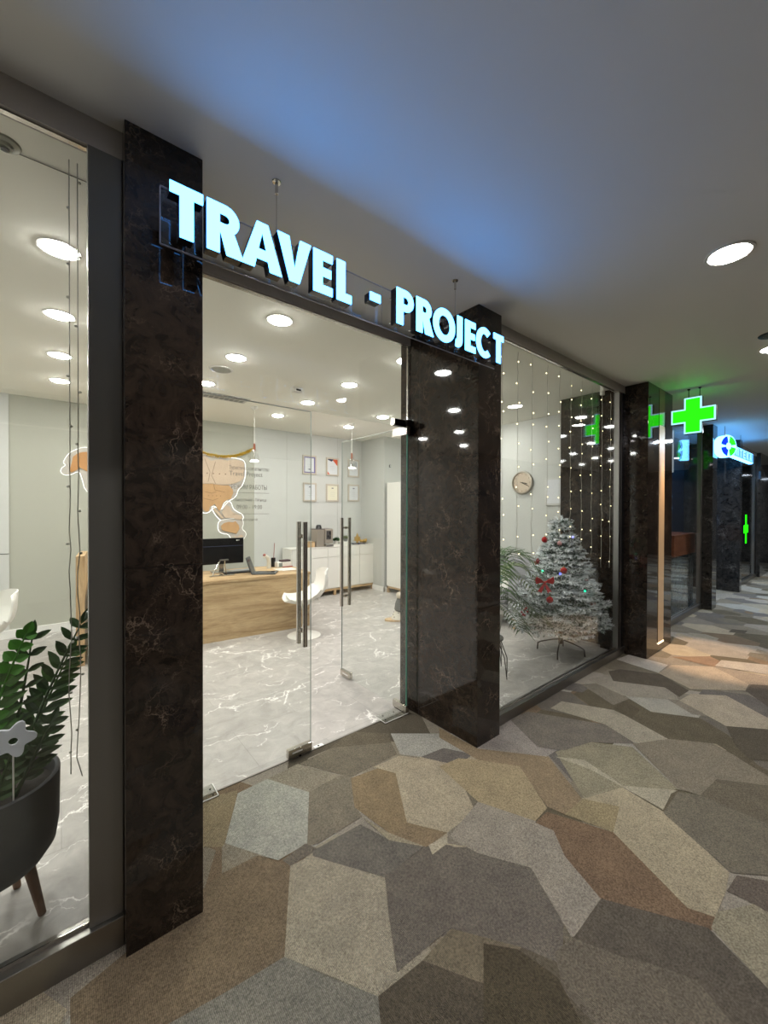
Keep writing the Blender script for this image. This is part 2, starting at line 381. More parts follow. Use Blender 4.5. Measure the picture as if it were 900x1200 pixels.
TRACED = [((132, 124, 106), [(0.572, 1.876), (0.583, 1.867), (0.738, 1.627), (0.676, 1.709), (0.524, 1.719)]),
 ((134, 126, 108), [(0.911, 2.162), (1.107, 2.176), (1.247, 1.931), (1.307, 1.883), (1.237, 1.781), (1.043, 1.907)]),
 ((112, 104, 88), [(1.116, 2.169), (1.338, 2.184), (1.514, 2.16), (1.69, 1.996), (1.635, 1.868), (1.382, 1.873), (1.288, 1.873)]),
 ((98, 90, 74), [(1.343, 2.191), (1.553, 2.261), (1.743, 2.079), (1.688, 1.986), (1.48, 2.111)]),
 ((152, 150, 140), [(1.753, 2.07), (2.087, 1.8), (2.109, 1.535), (2.006, 1.568), (1.913, 1.73), (1.733, 1.755), (1.65, 1.856)]),
 ((104, 98, 92), [(1.733, 1.755), (1.913, 1.73), (2.006, 1.568), (1.846, 1.556)]),
 ((120, 112, 96), [(1.044, 1.918), (1.247, 1.931), (1.289, 1.876), (1.181, 1.683), (1.167, 1.597), (0.918, 1.595), (0.865, 1.617)]),
 ((130, 112, 84), [(1.284, 1.868), (1.455, 1.84), (1.518, 1.734), (1.314, 1.421), (1.207, 1.438), (1.173, 1.672)]),
 ((158, 146, 122), [(1.446, 1.865), (1.642, 1.848), (1.838, 1.585), (1.637, 1.264), (1.41, 1.28), (1.316, 1.429), (1.511, 1.739)]),
 ((152, 152, 140), [(0.74, 2.153), (0.911, 2.162), (1.044, 1.918), (0.877, 1.628), (0.735, 1.629), (0.583, 1.867)]),
 ((132, 118, 90), [(0.671, 2.201), (0.748, 2.176), (0.583, 1.867), (0.566, 1.854), (0.485, 1.92), (0.554, 2.19)]),
 ((118, 102, 80), [(0.524, 1.719), (0.676, 1.709), (0.764, 1.57), (0.593, 1.262), (0.391, 1.283), (0.248, 1.321), (0.017, 1.365), (0.02, 1.578)]),
 ((110, 102, 90), [(0.75, 1.617), (0.87, 1.634), (0.902, 1.569), (0.764, 1.57)]),
 ((108, 103, 94), [(0.877, 1.576), (1.131, 1.564), (1.182, 1.408), (1.277, 1.278), (1.048, 1.272), (0.863, 1.55)]),
 ((146, 136, 112), [(1.164, 1.593), (1.207, 1.438), (1.29, 1.267), (1.18, 1.405)]),
 ((128, 110, 84), [(1.207, 1.438), (1.316, 1.429), (1.425, 1.262), (1.29, 1.267)]),
 ((128, 120, 106), [(1.425, 1.262), (1.637, 1.264), (1.816, 1.009), (1.774, 0.875), (1.448, 0.713), (1.572, 0.916), (1.438, 1.148), (1.379, 1.221)]),
 ((106, 99, 89), [(1.053, 1.279), (1.297, 1.262), (1.438, 1.148), (1.572, 0.916), (1.462, 0.719), (1.315, 0.646), (1.247, 0.746), (1.104, 0.966), (0.864, 0.984), (0.961, 1.143)]),
 ((148, 140, 120), [(0.764, 1.57), (0.859, 1.56), (1.042, 1.277), (0.961, 1.143), (0.857, 0.976), (0.774, 0.972), (0.593, 1.262)]),
 ((170, 160, 136), [(1.304, 1.269), (1.401, 1.253), (1.379, 1.221), (1.281, 1.223)]),
 ((120, 117, 106), [(0.393, 1.288), (0.593, 1.262), (0.683, 1.111), (0.774, 0.972), (0.741, 0.915), (0.682, 0.825), (0.177, 1.235), (0.19, 1.325)]),
 ((114, 104, 84), [(0.954, 0.954), (1.109, 0.962), (1.253, 0.764), (1.176, 0.76), (1.067, 0.772)]),
 ((86, 78, 65), [(0.774, 0.972), (0.954, 0.954), (1.067, 0.772), (1.041, 0.672), (0.979, 0.584), (0.682, 0.825)]),
 ((94, 87, 72), [(1.067, 0.772), (1.186, 0.766), (1.253, 0.764), (1.315, 0.646), (1.342, 0.583), (1.311, 0.458), (1.22, 0.388), (0.979, 0.584)]),
 ((134, 116, 90), [(2.064, 1.91), (2.078, 1.585), (2.361, 1.27), (2.149, 0.962), (1.972, 0.957), (1.952, 1.048), (2.116, 1.309), (1.984, 1.514), (1.977, 1.828)]),
 ((152, 136, 104), [(1.754, 1.621), (1.904, 1.599), (1.984, 1.514), (2.13, 1.317), (1.941, 1.042), (1.815, 1.036), (1.7, 1.295)]),
 ((142, 134, 120), [(1.7, 1.295), (1.815, 1.036), (1.829, 0.949), (1.656, 0.664), (1.432, 0.663), (1.423, 0.67), (1.564, 0.911), (1.445, 1.1), (1.41, 1.24)]),
 ((140, 126, 94), [(1.97, 0.964), (2.153, 0.958), (2.244, 0.811), (2.167, 0.725), (2.041, 0.765)]),
 ((154, 142, 116), [(2.149, 0.962), (2.415, 0.873), (2.375, 0.635), (2.198, 0.368), (2.077, 0.357), (1.912, 0.36), (1.876, 0.436), (2.041, 0.765), (2.244, 0.811)]),
 ((118, 96, 74), [(1.805, 1.031), (1.916, 1.029), (2.041, 0.765), (1.876, 0.436), (1.917, 0.357), (1.844, 0.356), (1.654, 0.665), (1.732, 0.846), (1.829, 0.949)]),
 ((92, 85, 74), [(1.425, 0.664), (1.656, 0.661), (1.846, 0.366), (1.76, 0.197), (1.639, 0.069), (1.554, 0.246), (1.61, 0.348), (1.554, 0.451), (1.492, 0.534)]),
 ((106, 98, 84), [(1.425, 0.664), (1.492, 0.534), (1.554, 0.451), (1.61, 0.348), (1.554, 0.246), (1.237, 0.504), (1.24, 0.609), (1.329, 0.683)]),
 ((80, 72, 56), [(1.159, 0.856), (1.237, 0.769), (1.264, 0.639), (1.204, 0.53), (0.974, 0.718)]),
 ((138, 130, 108), [(1.854, 0.36), (1.943, 0.361), (2.107, 0.27), (2.078, 0.159), (1.758, 0.133), (1.76, 0.197)]),
 ((100, 90, 80), [(2.083, 0.356), (2.205, 0.345), (2.272, 0.258), (2.277, 0.176), (2.092, 0.161), (2.096, 0.293)]),
 ((108, 101, 86), [(2.369, 0.654), (2.606, 0.653), (2.724, 0.511), (2.684, 0.306), (2.67, 0.196), (2.329, 0.169), (2.305, 0.262), (2.203, 0.363)]),
 ((102, 94, 78), [(2.903, 0.546), (3.06, 0.351), (3.058, 0.226), (2.67, 0.196), (2.684, 0.306), (2.672, 0.569)]),
 ((134, 127, 104), [(2.433, 1.255), (2.717, 1.16), (2.873, 0.964), (2.636, 0.661), (2.53, 0.699), (2.415, 0.857), (2.16, 0.953)]),
 ((156, 148, 126), [(2.385, 1.23), (2.43, 1.036), (2.415, 0.857), (2.394, 0.661), (2.564, 0.672), (2.621, 0.657), (2.429, 0.862), (2.493, 1.102)]),
 ((112, 105, 95), [(2.548, 1.657), (2.755, 1.638), (3.022, 1.19), (2.929, 0.964), (2.717, 1.16), (2.497, 1.224), (2.393, 1.353)]),
 ((140, 132, 124), [(2.392, 1.645), (2.548, 1.657), (2.393, 1.353), (2.457, 1.257), (2.346, 1.262), (2.078, 1.585), (2.15, 1.641)]),
 ((148, 140, 122), [(2.935, 1.555), (3.114, 1.556), (3.289, 1.238), (3.211, 0.881), (3.133, 0.823), (2.929, 0.964), (3.022, 1.19)]),
 ((124, 115, 98), [(3.16, 0.849), (3.333, 0.661), (3.241, 0.457), (3.172, 0.364), (3.06, 0.351), (2.903, 0.546), (2.672, 0.569), (2.636, 0.661), (2.913, 0.978)]),
 ((96, 88, 70), [(3.254, 1.104), (3.456, 1.085), (3.664, 0.785), (3.531, 0.597), (3.172, 0.364), (3.221, 0.454), (3.343, 0.63), (3.16, 0.849)]),
 ((88, 80, 64), [(3.315, 1.248), (3.526, 1.244), (3.453, 1.106), (3.254, 1.104)]),
 ((158, 146, 126), [(3.872, 0.965), (4.082, 0.94), (4.276, 0.746), (4.056, 0.469), (3.819, 0.441), (3.671, 0.639)]),
 ((86, 79, 66), [(3.671, 0.639), (3.847, 0.444), (3.882, 0.29), (3.486, 0.259), (3.291, 0.457), (3.396, 0.542)]),
 ((90, 82, 72), [(4.519, 0.663), (4.731, 0.652), (4.816, 0.558), (4.758, 0.358), (4.309, 0.323), (4.288, 0.496)]),
 ((120, 112, 98), [(3.552, 1.601), (3.764, 1.472), (3.587, 1.23), (3.37, 1.269)]),
 ((142, 134, 120), [(3.698, 1.61), (3.948, 1.544), (4.062, 1.07), (3.872, 0.965), (3.608, 1.285)]),
 ((88, 80, 68), [(4.038, 1.566), (4.181, 1.519), (4.348, 1.222), (4.143, 0.966), (3.939, 0.982), (4.055, 1.115), (3.845, 1.449)]),
 ((170, 163, 152), [(4.424, 1.639), (4.689, 1.611), (4.669, 1.259), (4.367, 1.253)]),
 ((132, 108, 86), [(4.95, 1.307), (5.291, 1.056), (5.19, 0.946), (4.96, 0.952)]),
 ((156, 142, 122), [(4.367, 1.253), (4.694, 1.238), (4.968, 0.966), (4.709, 0.669), (4.519, 0.663), (4.192, 0.966)]),
 ((136, 124, 108), [(4.968, 0.966), (5.077, 0.589), (4.816, 0.558), (4.709, 0.669)]),
 ((158, 150, 136), [(5.246, 0.956), (5.446, 0.633), (5.526, 0.417), (5.113, 0.385), (5.127, 0.595), (5.001, 0.96)])]
def carpet():
    rects = [(-3.5, 16, -2.6, 1.66), (.3, 2.2, 1.66, 2.25), (8.06, 9.86, 1.66, 2.25)]
    vs, fs, cs = [], [], []
    def put(poly, tone, z):
        for r in rects:
            q = cliprect(poly, r)
            if len(q) < 3: continue
            n = len(vs); vs.extend((x, y, z) for x, y in q)
            A = sum(q[i][0]*q[(i+1) % len(q)][1]-q[(i+1) % len(q)][0]*q[i][1] for i in range(len(q)))
            ids = list(range(n, n+len(q)))
            fs.append(ids if A > 0 else ids[::-1]); cs.append(tone)
    rnd = random.Random(11)
    hexa = [(-.08, .265), (.08, .265), (.23, 0), (.08, -.265), (-.08, -.265), (-.23, 0)]
    k = 0
    for i in range(-12, 54):
        for j in range(-6, 6):
            cx = i*.31; cy = j*.53+(i % 2)*.265
            put([(cx+a, cy+b) for a, b in hexa], rnd.choice(TONES), .001)
    for i in range(150):
        cx = rnd.uniform(-3.4, 16); cy = rnd.uniform(-2.5, 2.2); s = rnd.choice((.55, .8, 1, 1.15)); 
        st = rnd.choice((1, 1, 1.25, .8))
        put([(cx+a*s*st, cy+b*s) for a, b in hexa], rnd.choice(TONES), .0011+i*.000006)
    # small slanted offcuts where two tones cross
    for i in range(60):
        cx = rnd.uniform(-3, 16); cy = rnd.uniform(-2.4, 1.6); q = rnd.choice(((.16, .1, .08), (.12, .18, .1), (.2, .14, -.08)))
        put([(cx, cy), (cx+q[0], cy), (cx+q[0]+q[2], cy+q[1]), (cx+q[2], cy+q[1])], rnd.choice(TONES), .0021+i*.000006)
    for n, (tone, poly) in enumerate(TRACED): put(poly, tone, .0026+n*.00003)
    me = bpy.data.meshes.new('floor'); me.from_pydata(vs, [], fs); me.update()
    at = me.color_attributes.new('tone', 'FLOAT_COLOR', 'CORNER')
    for p, c in zip(me.polygons, cs):
        g_ = sum(c)/3; lc = srgb(tuple((g_+(x-g_)*.82)*1.06 for x in c))
        for li in p.loop_indices: at.data[li].color = (*lc, 1)
    me.materials.append(M['carpet'])
    o = bpy.data.objects.new('floor', me); col.objects.link(o)
    tag(o, 'corridor carpet patterned with overlapping beige, taupe and brown hexagons', 'carpet', kind='structure')
carpet()
# slab under the carpet
structure(MB().box(-3.6, 16.1, -2.7, 2.25, -.1, .0006).build('floor', M['gap']))
fl = MB()
for x0, x1, y0, y1 in ((-3.6, .3, 1.66, YD), (2.2, 5.6, 1.66, YD), (-3.6, 5.6, YD, 6.6)):
    fl.box(x0, x1, y0, y1, -.1, .0012)
tag(fl.build('floor', M['stonefloor']), 'grey stone-look shop floor with white cracks of veining', 'floor', kind='structure')
M['darkfloor'] = plain('dark_polished_floor', (92, 96, 104), .18, var=.2, bscale=4)
fl = MB().box(5.6, 8.06, 1.66, 4.6, -.1, .0012).box(9.86, 16, 1.66, 4.6, -.1, .0012).box(8.06, 9.86, 2.25, 4.6, -.1, .0012)
structure(fl.build('floor', M['darkfloor']))

# ------------------------------------------------------------------ ceilings, walls
structure(MB().box(-3.6, 16.1, -2.7, YG+.03, ZC, 3.0).box(.3, 2.2, YG+.03, YD+.02, ZC, 3.0).box(8.06, 9.86, YG+.03, YD+.02, ZC, 3.0).build('ceiling', M['ceil']))
structure(MB().box(-3.6, .3, YG+.03, YD+.02, ZS, 3.0).box(2.2, 5.6, YG+.03, YD+.02, ZS, 3.0).box(-3.6, 5.6, YD+.02, 6.6, ZS, 3.0).build('ceiling', M['shopceil']))
structure(MB().box(5.6, 8.06, YG+.03, YD+.02, ZS, 3.0).box(9.86, 16, YG+.03, YD+.02, ZS, 3.0).box(5.6, 16, YD+.02, 4.7, ZS, 3.0).build('ceiling', M['ceil']))
# shop walls
structure(MB().box(-3.6, 2.485, YB, YB+.15, 0, ZS).build('wall_back', M['greywall']))
structure(MB().box(2.485, 4.70, YB, YB+.15, 0, ZS).build('wall_back', M['shopwall']))
structure(MB().box(-3.6, -.47, YB-.02, YB, 0, ZS).build('wall_back', M['shopwall']))
structure(MB().box(-2.2, -.47, YB-.024, YB-.019, 1.0, 1.006).build('trim_1', M['gap']))
structure(MB().box(4.67, 5.62, 5.72, YB+.15, 0, ZS).build('wall_back', M['clockwall']))
structure(MB().box(5.47, 5.6, 2.3, 5.72, 0, ZS).build('wall_right', M['clockwall']))
structure(MB().box(-3.7, -3.55, -2.7, 6.6, 0, ZS).build('wall_left', M['shopwall']))
M['skirt'] = plain('white_skirting', (232, 231, 226), .4)
structure(MB().box(-3.5, 2.9, YB-.035, YB-.001, .0012, .1).build('baseboard_back', M['skirt']))
structure(MB().box(4.655, 4.67, 5.705, YB-.001, .0012, .09).box(4.655, 5.46, 5.705, 5.72, .0012, .09).box(5.455, 5.47, 2.4, 5.705, .0012, .09).build('baseboard_right', M['skirt']))
# wall seams between white cladding boards on the back wall
structure(MB().box(3.06, 3.063, YB-.002, YB, 0, ZS).box(4.1, 4.103, YB-.002, YB, 0, ZS).build('trim_2', plain('seam_grey', (170, 170, 162), .7)))

# ------------------------------------------------------------------ marble columns (cladding boards with a fine joint)
def column(x0, x1, y0, y1, label, joints, m=None, top=ZC, inner=()):
    t = thing('marble_column', ((x0+x1)/2, (y0+y1)/2, .0), label, 'column', kind='structure')
    zs = [0.0]+joints+[top]
    for a, b in zip(zs, zs[1:]):
        MB().box(x0, x1, y0, y1, a+(.0015 if a else .001), b-(.0015 if b < top else .0005)).build('marble_cladding', m or M['marble'], t, bev=.0015)
    MB().box(x0+.004, x1-.004, y0+.004, y1-.004, .002, top-.001).build('core', M['gap'], t)
    return t
column(.171, .419, 1.6, 2.3, 'dark marble column nearest the viewer, left of the glass entrance', [1.335])
c2 = column(2.077, 2.323, 1.592, 2.34, 'dark marble column between the open glass door and the tree window', [.9])
MB().box(2.0762, 2.0772, 2.128, 2.131, .0, 2.856).build('joint', M['gap'], c2)
column(4.78, 5.45, 1.94, 2.42, 'dark marble pier standing inside the shop behind the light curtain', [1.05], top=ZS)
c3 = column(4.67, 5.45, 1.446, 1.9, 'dark marble column with a lit vertical brass strip, behind the green cross', [])
column(7.765, 8.03, 1.535, 1.72, 'narrow dark marble column just beyond the pharmacy window', [], M['marble_lobby'])
column(9.84, 10.0, 1.54, 2.3, 'dark marble column under the round blue and green sign', [1.2], M['marble_lobby'])
column(12.45, 15.9, 1.6, 2.3, 'farthest dark marble column at the right edge', [], M['marble_lobby'])
structure(MB().box(5.46, 5.6, 1.9, 2.6, 0, ZS).build('wall_right', M['marble']))
# warm strip light set in column 3
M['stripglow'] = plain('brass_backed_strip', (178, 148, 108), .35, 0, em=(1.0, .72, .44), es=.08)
M['warmlamp'] = emit('warm_lamp', (1, .62, .3), 9)
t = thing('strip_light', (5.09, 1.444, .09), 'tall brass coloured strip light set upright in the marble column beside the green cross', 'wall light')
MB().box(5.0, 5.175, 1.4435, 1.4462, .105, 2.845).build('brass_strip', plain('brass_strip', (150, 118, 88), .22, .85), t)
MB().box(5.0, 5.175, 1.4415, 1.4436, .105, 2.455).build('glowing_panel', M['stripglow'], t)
MB().box(5.0, 5.175, 1.438, 1.4436, .088, .104).build('base_lamp', emit('strip_base_lamp', (1, .8, .5), 3), t)

# ------------------------------------------------------------------ window walls
def windowwall(n, x0, x1, y, posts, label, zt=2.76, zb=.115, ztop=ZC):
    t = thing('window_%d' % n, ((x0+x1)/2, y, .0), label, 'window', kind='structure')
    MB().box(x0, x1, y-.012, y+.05, .0015, zb-.012).box(x0, x1, y-.02, y+.05, zb-.012, zb).build('sill', M['steel_sill'], t, bev=.002)
    MB().box(x0, x1, y-.001, y+.045, zt, ztop-.001).build('header', M['header'], t)
    gx0, gx1 = x0, x1
    for a, b in posts:
        MB().box(a, b, y-.003, y+.05, zb, zt).build('post', M['steel'], t, bev=.002)
    MB().box(x0, x1, y+.014, y+.018, zb, zb+.012).build('glazing_bead', M['chrome'], t)
    MB().box(x0, x1, y+.012, y+.03, zt-.006, zt).build('glazing_bead', M['chrome'], t)
    MB().box(x0, x1, y+.020, y+.030, zb+.001, zt-.001).build('pane', M['glass'], t)
    return t
windowwall(1, -2.4, .171, YG, [(.073, .1705), (-2.4, -2.3)], 'window left of the first marble column, in front of the potted plant')
windowwall(2, 2.323, 4.67, YG, [(4.52, 4.555), (4.575, 4.6)], 'wide window in front of the snowy tree and light curtain', zt=2.775, zb=.085)
windowwall(3, 5.45, 7.765, YG, [(7.69, 7.72), (7.735, 7.76)], 'dark pharmacy window beyond the green cross', zt=2.775, zb=.085)
windowwall(4, 10.0, 12.45, YG, [(12.2, 12.45)], 'small dark window under the round sign', zt=2.775, zb=.085)
structure(MB().box(4.6, 4.67, YG-.002, YG+.05, .085, 2.775).build('trim_3', M['black']))
structure(MB().box(-3.55, -2.4, YG-.05, YG+.2, 0, ZC).build('wall_front', M['marble']))
structure(MB().box(9.2, 9.84, 2.25, 2.32, 0, ZC).build('wall_front', M['marble_lobby']))
structure(MB().box(8.03, 9.2, 2.25, 2.27, 0, ZC).build('wall_front', plain('dark_shutter', (34, 36, 42), .3)))
# other side of the corridor and its ends, seen only in reflections
op = plain('opposite_wall', (92, 86, 80), .4, var=.2, bscale=3)
structure(MB().box(-3.6, -1.5, -2.75, -2.6, 0, ZC).box(6.5, 16.1, -2.75, -2.6, 0, ZC).box(-1.5, 6.5, -2.75, -2.6, 2.5, ZC).box(2.3, 2.6, -2.75, -2.6, 0, 2.5).box(-1.5, 6.5, -2.75, -2.6, 0, .1).build('wall_front', op))
structure(MB().box(-1.6, 6.6, -5.3, -5.2, 0, ZC).box(-1.65, -1.55, -5.2, -2.75, 0, ZC).box(6.55, 6.65, -5.2, -2.75, 0, ZC).build('wall_front', plain('dim_shop_wall', (120, 114, 106), .6)))
structure(MB().box(-1.6, 6.6, -5.3, -2.7, -.1, 0).build('floor', plain('dark_wood_floor', (66, 58, 52), .4)))
structure(MB().box(-1.6, 6.6, -5.3, -2.7, ZC, 3.0).build('ceiling', M['shopceil']))
structure(MB().box(15.9, 16.1, -2.7, 4.7, 0, ZC).build('wall_right', M['marble_lobby']))
# pharmacy room walls
M['darkroom'] = plain('dim_grey_wall', (70, 74, 84), .45, var=.1, bscale=5)
structure(MB().box(5.6, 16, 4.6, 4.7, 0, ZS).build('wall_back', M['marble_lobby']))
structure(MB().box(9.3, 9.45, 2.32, 4.6, 0, ZS).build('wall_right', M['marble_lobby']))

# ------------------------------------------------------------------ entrance: header, transom pane, doors
t = thing('window_5', (1.25, YD, 2.2), 'fixed glass transom over the entrance doors', 'transom', kind='structure')
MB().box(.419, 2.077, YD-.02, YD+.03, 2.79, ZS).build('header', M['header'], t)
MB().box(.419, 2.077, YD-.012, YD+.02, 2.782, 2.79).build('glazing_bead', M['chrome'], t)
MB().box(.42, 2.076, YD-.005, YD+.005, 2.166, 2.782).build('pane', M['glass'], t)
MB().box(2.060, 2.064, YD-.0055, YD+.0055, 2.166, 2.782).build('edge', M['chrome'], t)

def handle_bars(t, x, y, z0, z1, dirn, sp, mats):
    "pair of long tubular pulls on both faces of a leaf; dirn = unit normal of the leaf"
    for s, mt in zip((-1, 1), mats):
        hx, hy = x+dirn[0]*s*sp, y+dirn[1]*s*sp
        h = MB().tube([(hx, hy, z0), (hx, hy, z1)], .0155, 20).build('handle', mt, t, smooth=True)
        f = MB()
        for zz in (z0+.09, z1-.09):
            f.tube([(x+dirn[0]*s*.005, y+dirn[1]*s*.005, zz), (hx-dirn[0]*s*.01, hy-dirn[1]*s*.01, zz)], .0075, 12)
            f.tube([(x+dirn[0]*s*.005, y+dirn[1]*s*.005, zz), (x+dirn[0]*s*.011, y+dirn[1]*s*.011, zz)], .013, 14)
        f.build('standoff', M['chrome'], h, smooth=True)
# closed leaf
t = thing('door_1', (.83, YD, .012), 'closed left glass door leaf with faint opening-hours lettering', 'door', kind='structure')
MB().box(.425, 1.235, YD-.005, YD+.005, .014, 2.16).build('pane', M['glass'], t)
MB().box(1.2342, 1.2356, YD-.0052, YD+.0052, .014, 2.16).build('glass_edge', plain('grey_glass_edge', (176, 184, 178), .2), t)
MB().box(.425, 1.235, YD-.0052, YD+.0052, 2.156, 2.16).build('glass_edge', plain('pale_glass_edge', (214, 220, 212), .2), t)
b = MB().box(1.075, 1.237, YD-.017, YD+.017, .008, .062).build('patch_fitting', M['chrome'], t, bev=.003)
MB().box(1.10, 1.17, YD-.0185, YD-.0165, .035, .042).build('fitting_slot', M['skirt'], b)
MB().tube([(1.155, YD-.012, .002), (1.155, YD-.012, .012)], .008, 10).build('floor_bolt', M['black'], b)
b = MB().box(.425, .58, YD-.017, YD+.017, .008, .062).build('patch_fitting', M['chrome'], t, bev=.003)
handle_bars(t, 1.172, YD, .69, 1.462, (0, -1), .042, (M['handle'], M['handle']))
# vinyl lettering on the closed leaf
M['vinyl'] = plain('frosted_vinyl', (134, 132, 124), .5)
for body, x0, x1, z, sz in (('Туристическое агентство', .725, .955, 1.762, .030), ('✈ Travel Project', .725, .915, 1.728, .036),
                            ('РЕЖИМ РАБОТЫ', .735, .942, 1.653, .036), ('Понедельник - Пятница', .748, .938, 1.585, .025),
                            ('09:00 - 19:00', .765, .912, 1.541, .034), ('выходной', .79, .885, 1.474, .020)):
    mb = textmesh(body.replace('✈ ', '   '), sz, x1-x0)
    shift(mb, (x0, YD-.0053, z)); o = mb.build('lettering', M['vinyl'], t)
for zz in (1.632, 1.512):
    MB().box(.745, .955, YD-.0056, YD-.0050, zz, zz+.0022).build('lettering', M['vinyl'], t)
# open leaf
XO = 2.02
t = thing('door_2', (XO, 2.66, .012), 'right glass door leaf standing open into the shop', 'door', kind='structure')
MB().box(XO-.005, XO+.005, 2.205, 3.09, .014, 2.16).build('pane', M['glass'], t)
MB().box(XO-.0056, XO+.0056, 2.2035, 2.2055, .06, 2.12).build('glass_edge', M['glass_edge'], t)
MB().box(XO-.0052, XO+.0052, 3.0895, 3.091, .014, 2.16).build('glass_edge', plain('grey_glass_edge', (176, 184, 178), .2), t)
MB().box(XO-.0052, XO+.0052, 2.2, 3.09, 2.157, 2.16).build('glass_edge', plain('pale_glass_edge', (214, 220, 212), .2), t)
MB().box(XO-.017, XO+.017, 2.19, 2.345, .01, .064).build('patch_fitting', M['chrome'], t, bev=.003)
MB().box(XO-.014, XO+.014, 2.2, 2.33, .003, .01).build('pivot', M['black'], t)
b = MB().box(XO-.017, XO+.017, 2.94, 3.09, .01, .064).build('patch_fitting', M['chrome'], t, bev=.003)
MB().box(XO-.0185, XO-.0165, 2.97, 3.05, .035, .042).build('fitting_slot', M['skirt'], b)
MB().box(XO-.017, XO+.017, 2.19, 2.36, 2.10, 2.163).build('patch_fitting', M['chrome'], t, bev=.003)
handle_bars(t, XO, 3.03, .66, 1.462, (1, 0), .042, (M['handle'], M['handle']))
# transom patch over the hinge
t = thing('transom_patch', (2.0, YD, 2.165), 'dark metal patch fitting on the transom corner above the open door', 'door fitting')
MB().box(1.925, 2.072, YD-.02, YD+.02, 2.166, 2.215).build('cover', plain('dark_bronze', (44, 38, 35), .35, .7), t, bev=.002)  # cover in plain dark bronze
MB().box(1.915, 1.926, YD-.02, YD+.02, 2.168, 2.213).build('end_cap', M['chrome'], t)
MB().box(2.02, 2.075, YD-.045, YD-.018, 2.10, 2.215).build('side_cover', plain('dark_bronze', (44, 38, 35), .35, .7), t)
# floor fittings
def plate(x0, x1, y0, y1, label, holes, m=None, e=.004):
    t = thing('floor_plate', ((x0+x1)/2, (y0+y1)/2, .006), label, 'floor plate')
    MB().box(x0, x1, y0, y1, .0055, .0085).build('sheet', m or M['floorplate'], t)
    r = MB()
    r.box(x0, x1, y0, y0+e, .0056, .0095).box(x0, x0+e, y0, y1, .0056, .0095).box(x1-e, x1, y0, y1, .0056, .0095)
    r.build('rim', M['skirt'], t)
    for hx, hy in holes: MB().lathe([(0, .0094), (.005, .0094), (.0052, .0082), (0, .0082)], hx, hy, 12).build('screw', M['black'], t)
plate(.425, .655, 2.195, 2.31, 'clear plastic plate screwed to the threshold beside the near marble column', [(.63, 2.215), (.63, 2.27)])
plate(1.80, 2.03, 2.185, 2.31, 'clear plastic plate screwed to the threshold under the open door hinge', [(1.83, 2.22), (1.85, 2.275), (1.95, 2.27)])
t = thing('strike_plate', (1.29, YD, .005), 'tiny bright lock keeper plate on the threshold between the doors', 'floor plate')
MB().box(1.262, 1.325, YD-.014, YD+.014, .0055, .0082).build('plate', M['skirt'], t)
MB().lathe([(0, .0088), (.007, .0088), (.007, .008), (0, .008)], 1.292, YD, 12).build('hole', M['black'], t)
structure(MB().box(.42, 2.07, 2.238, 2.252, .0025, .0052).build('trim_4', plain('threshold_strip', (150, 146, 138), .4, .3)))

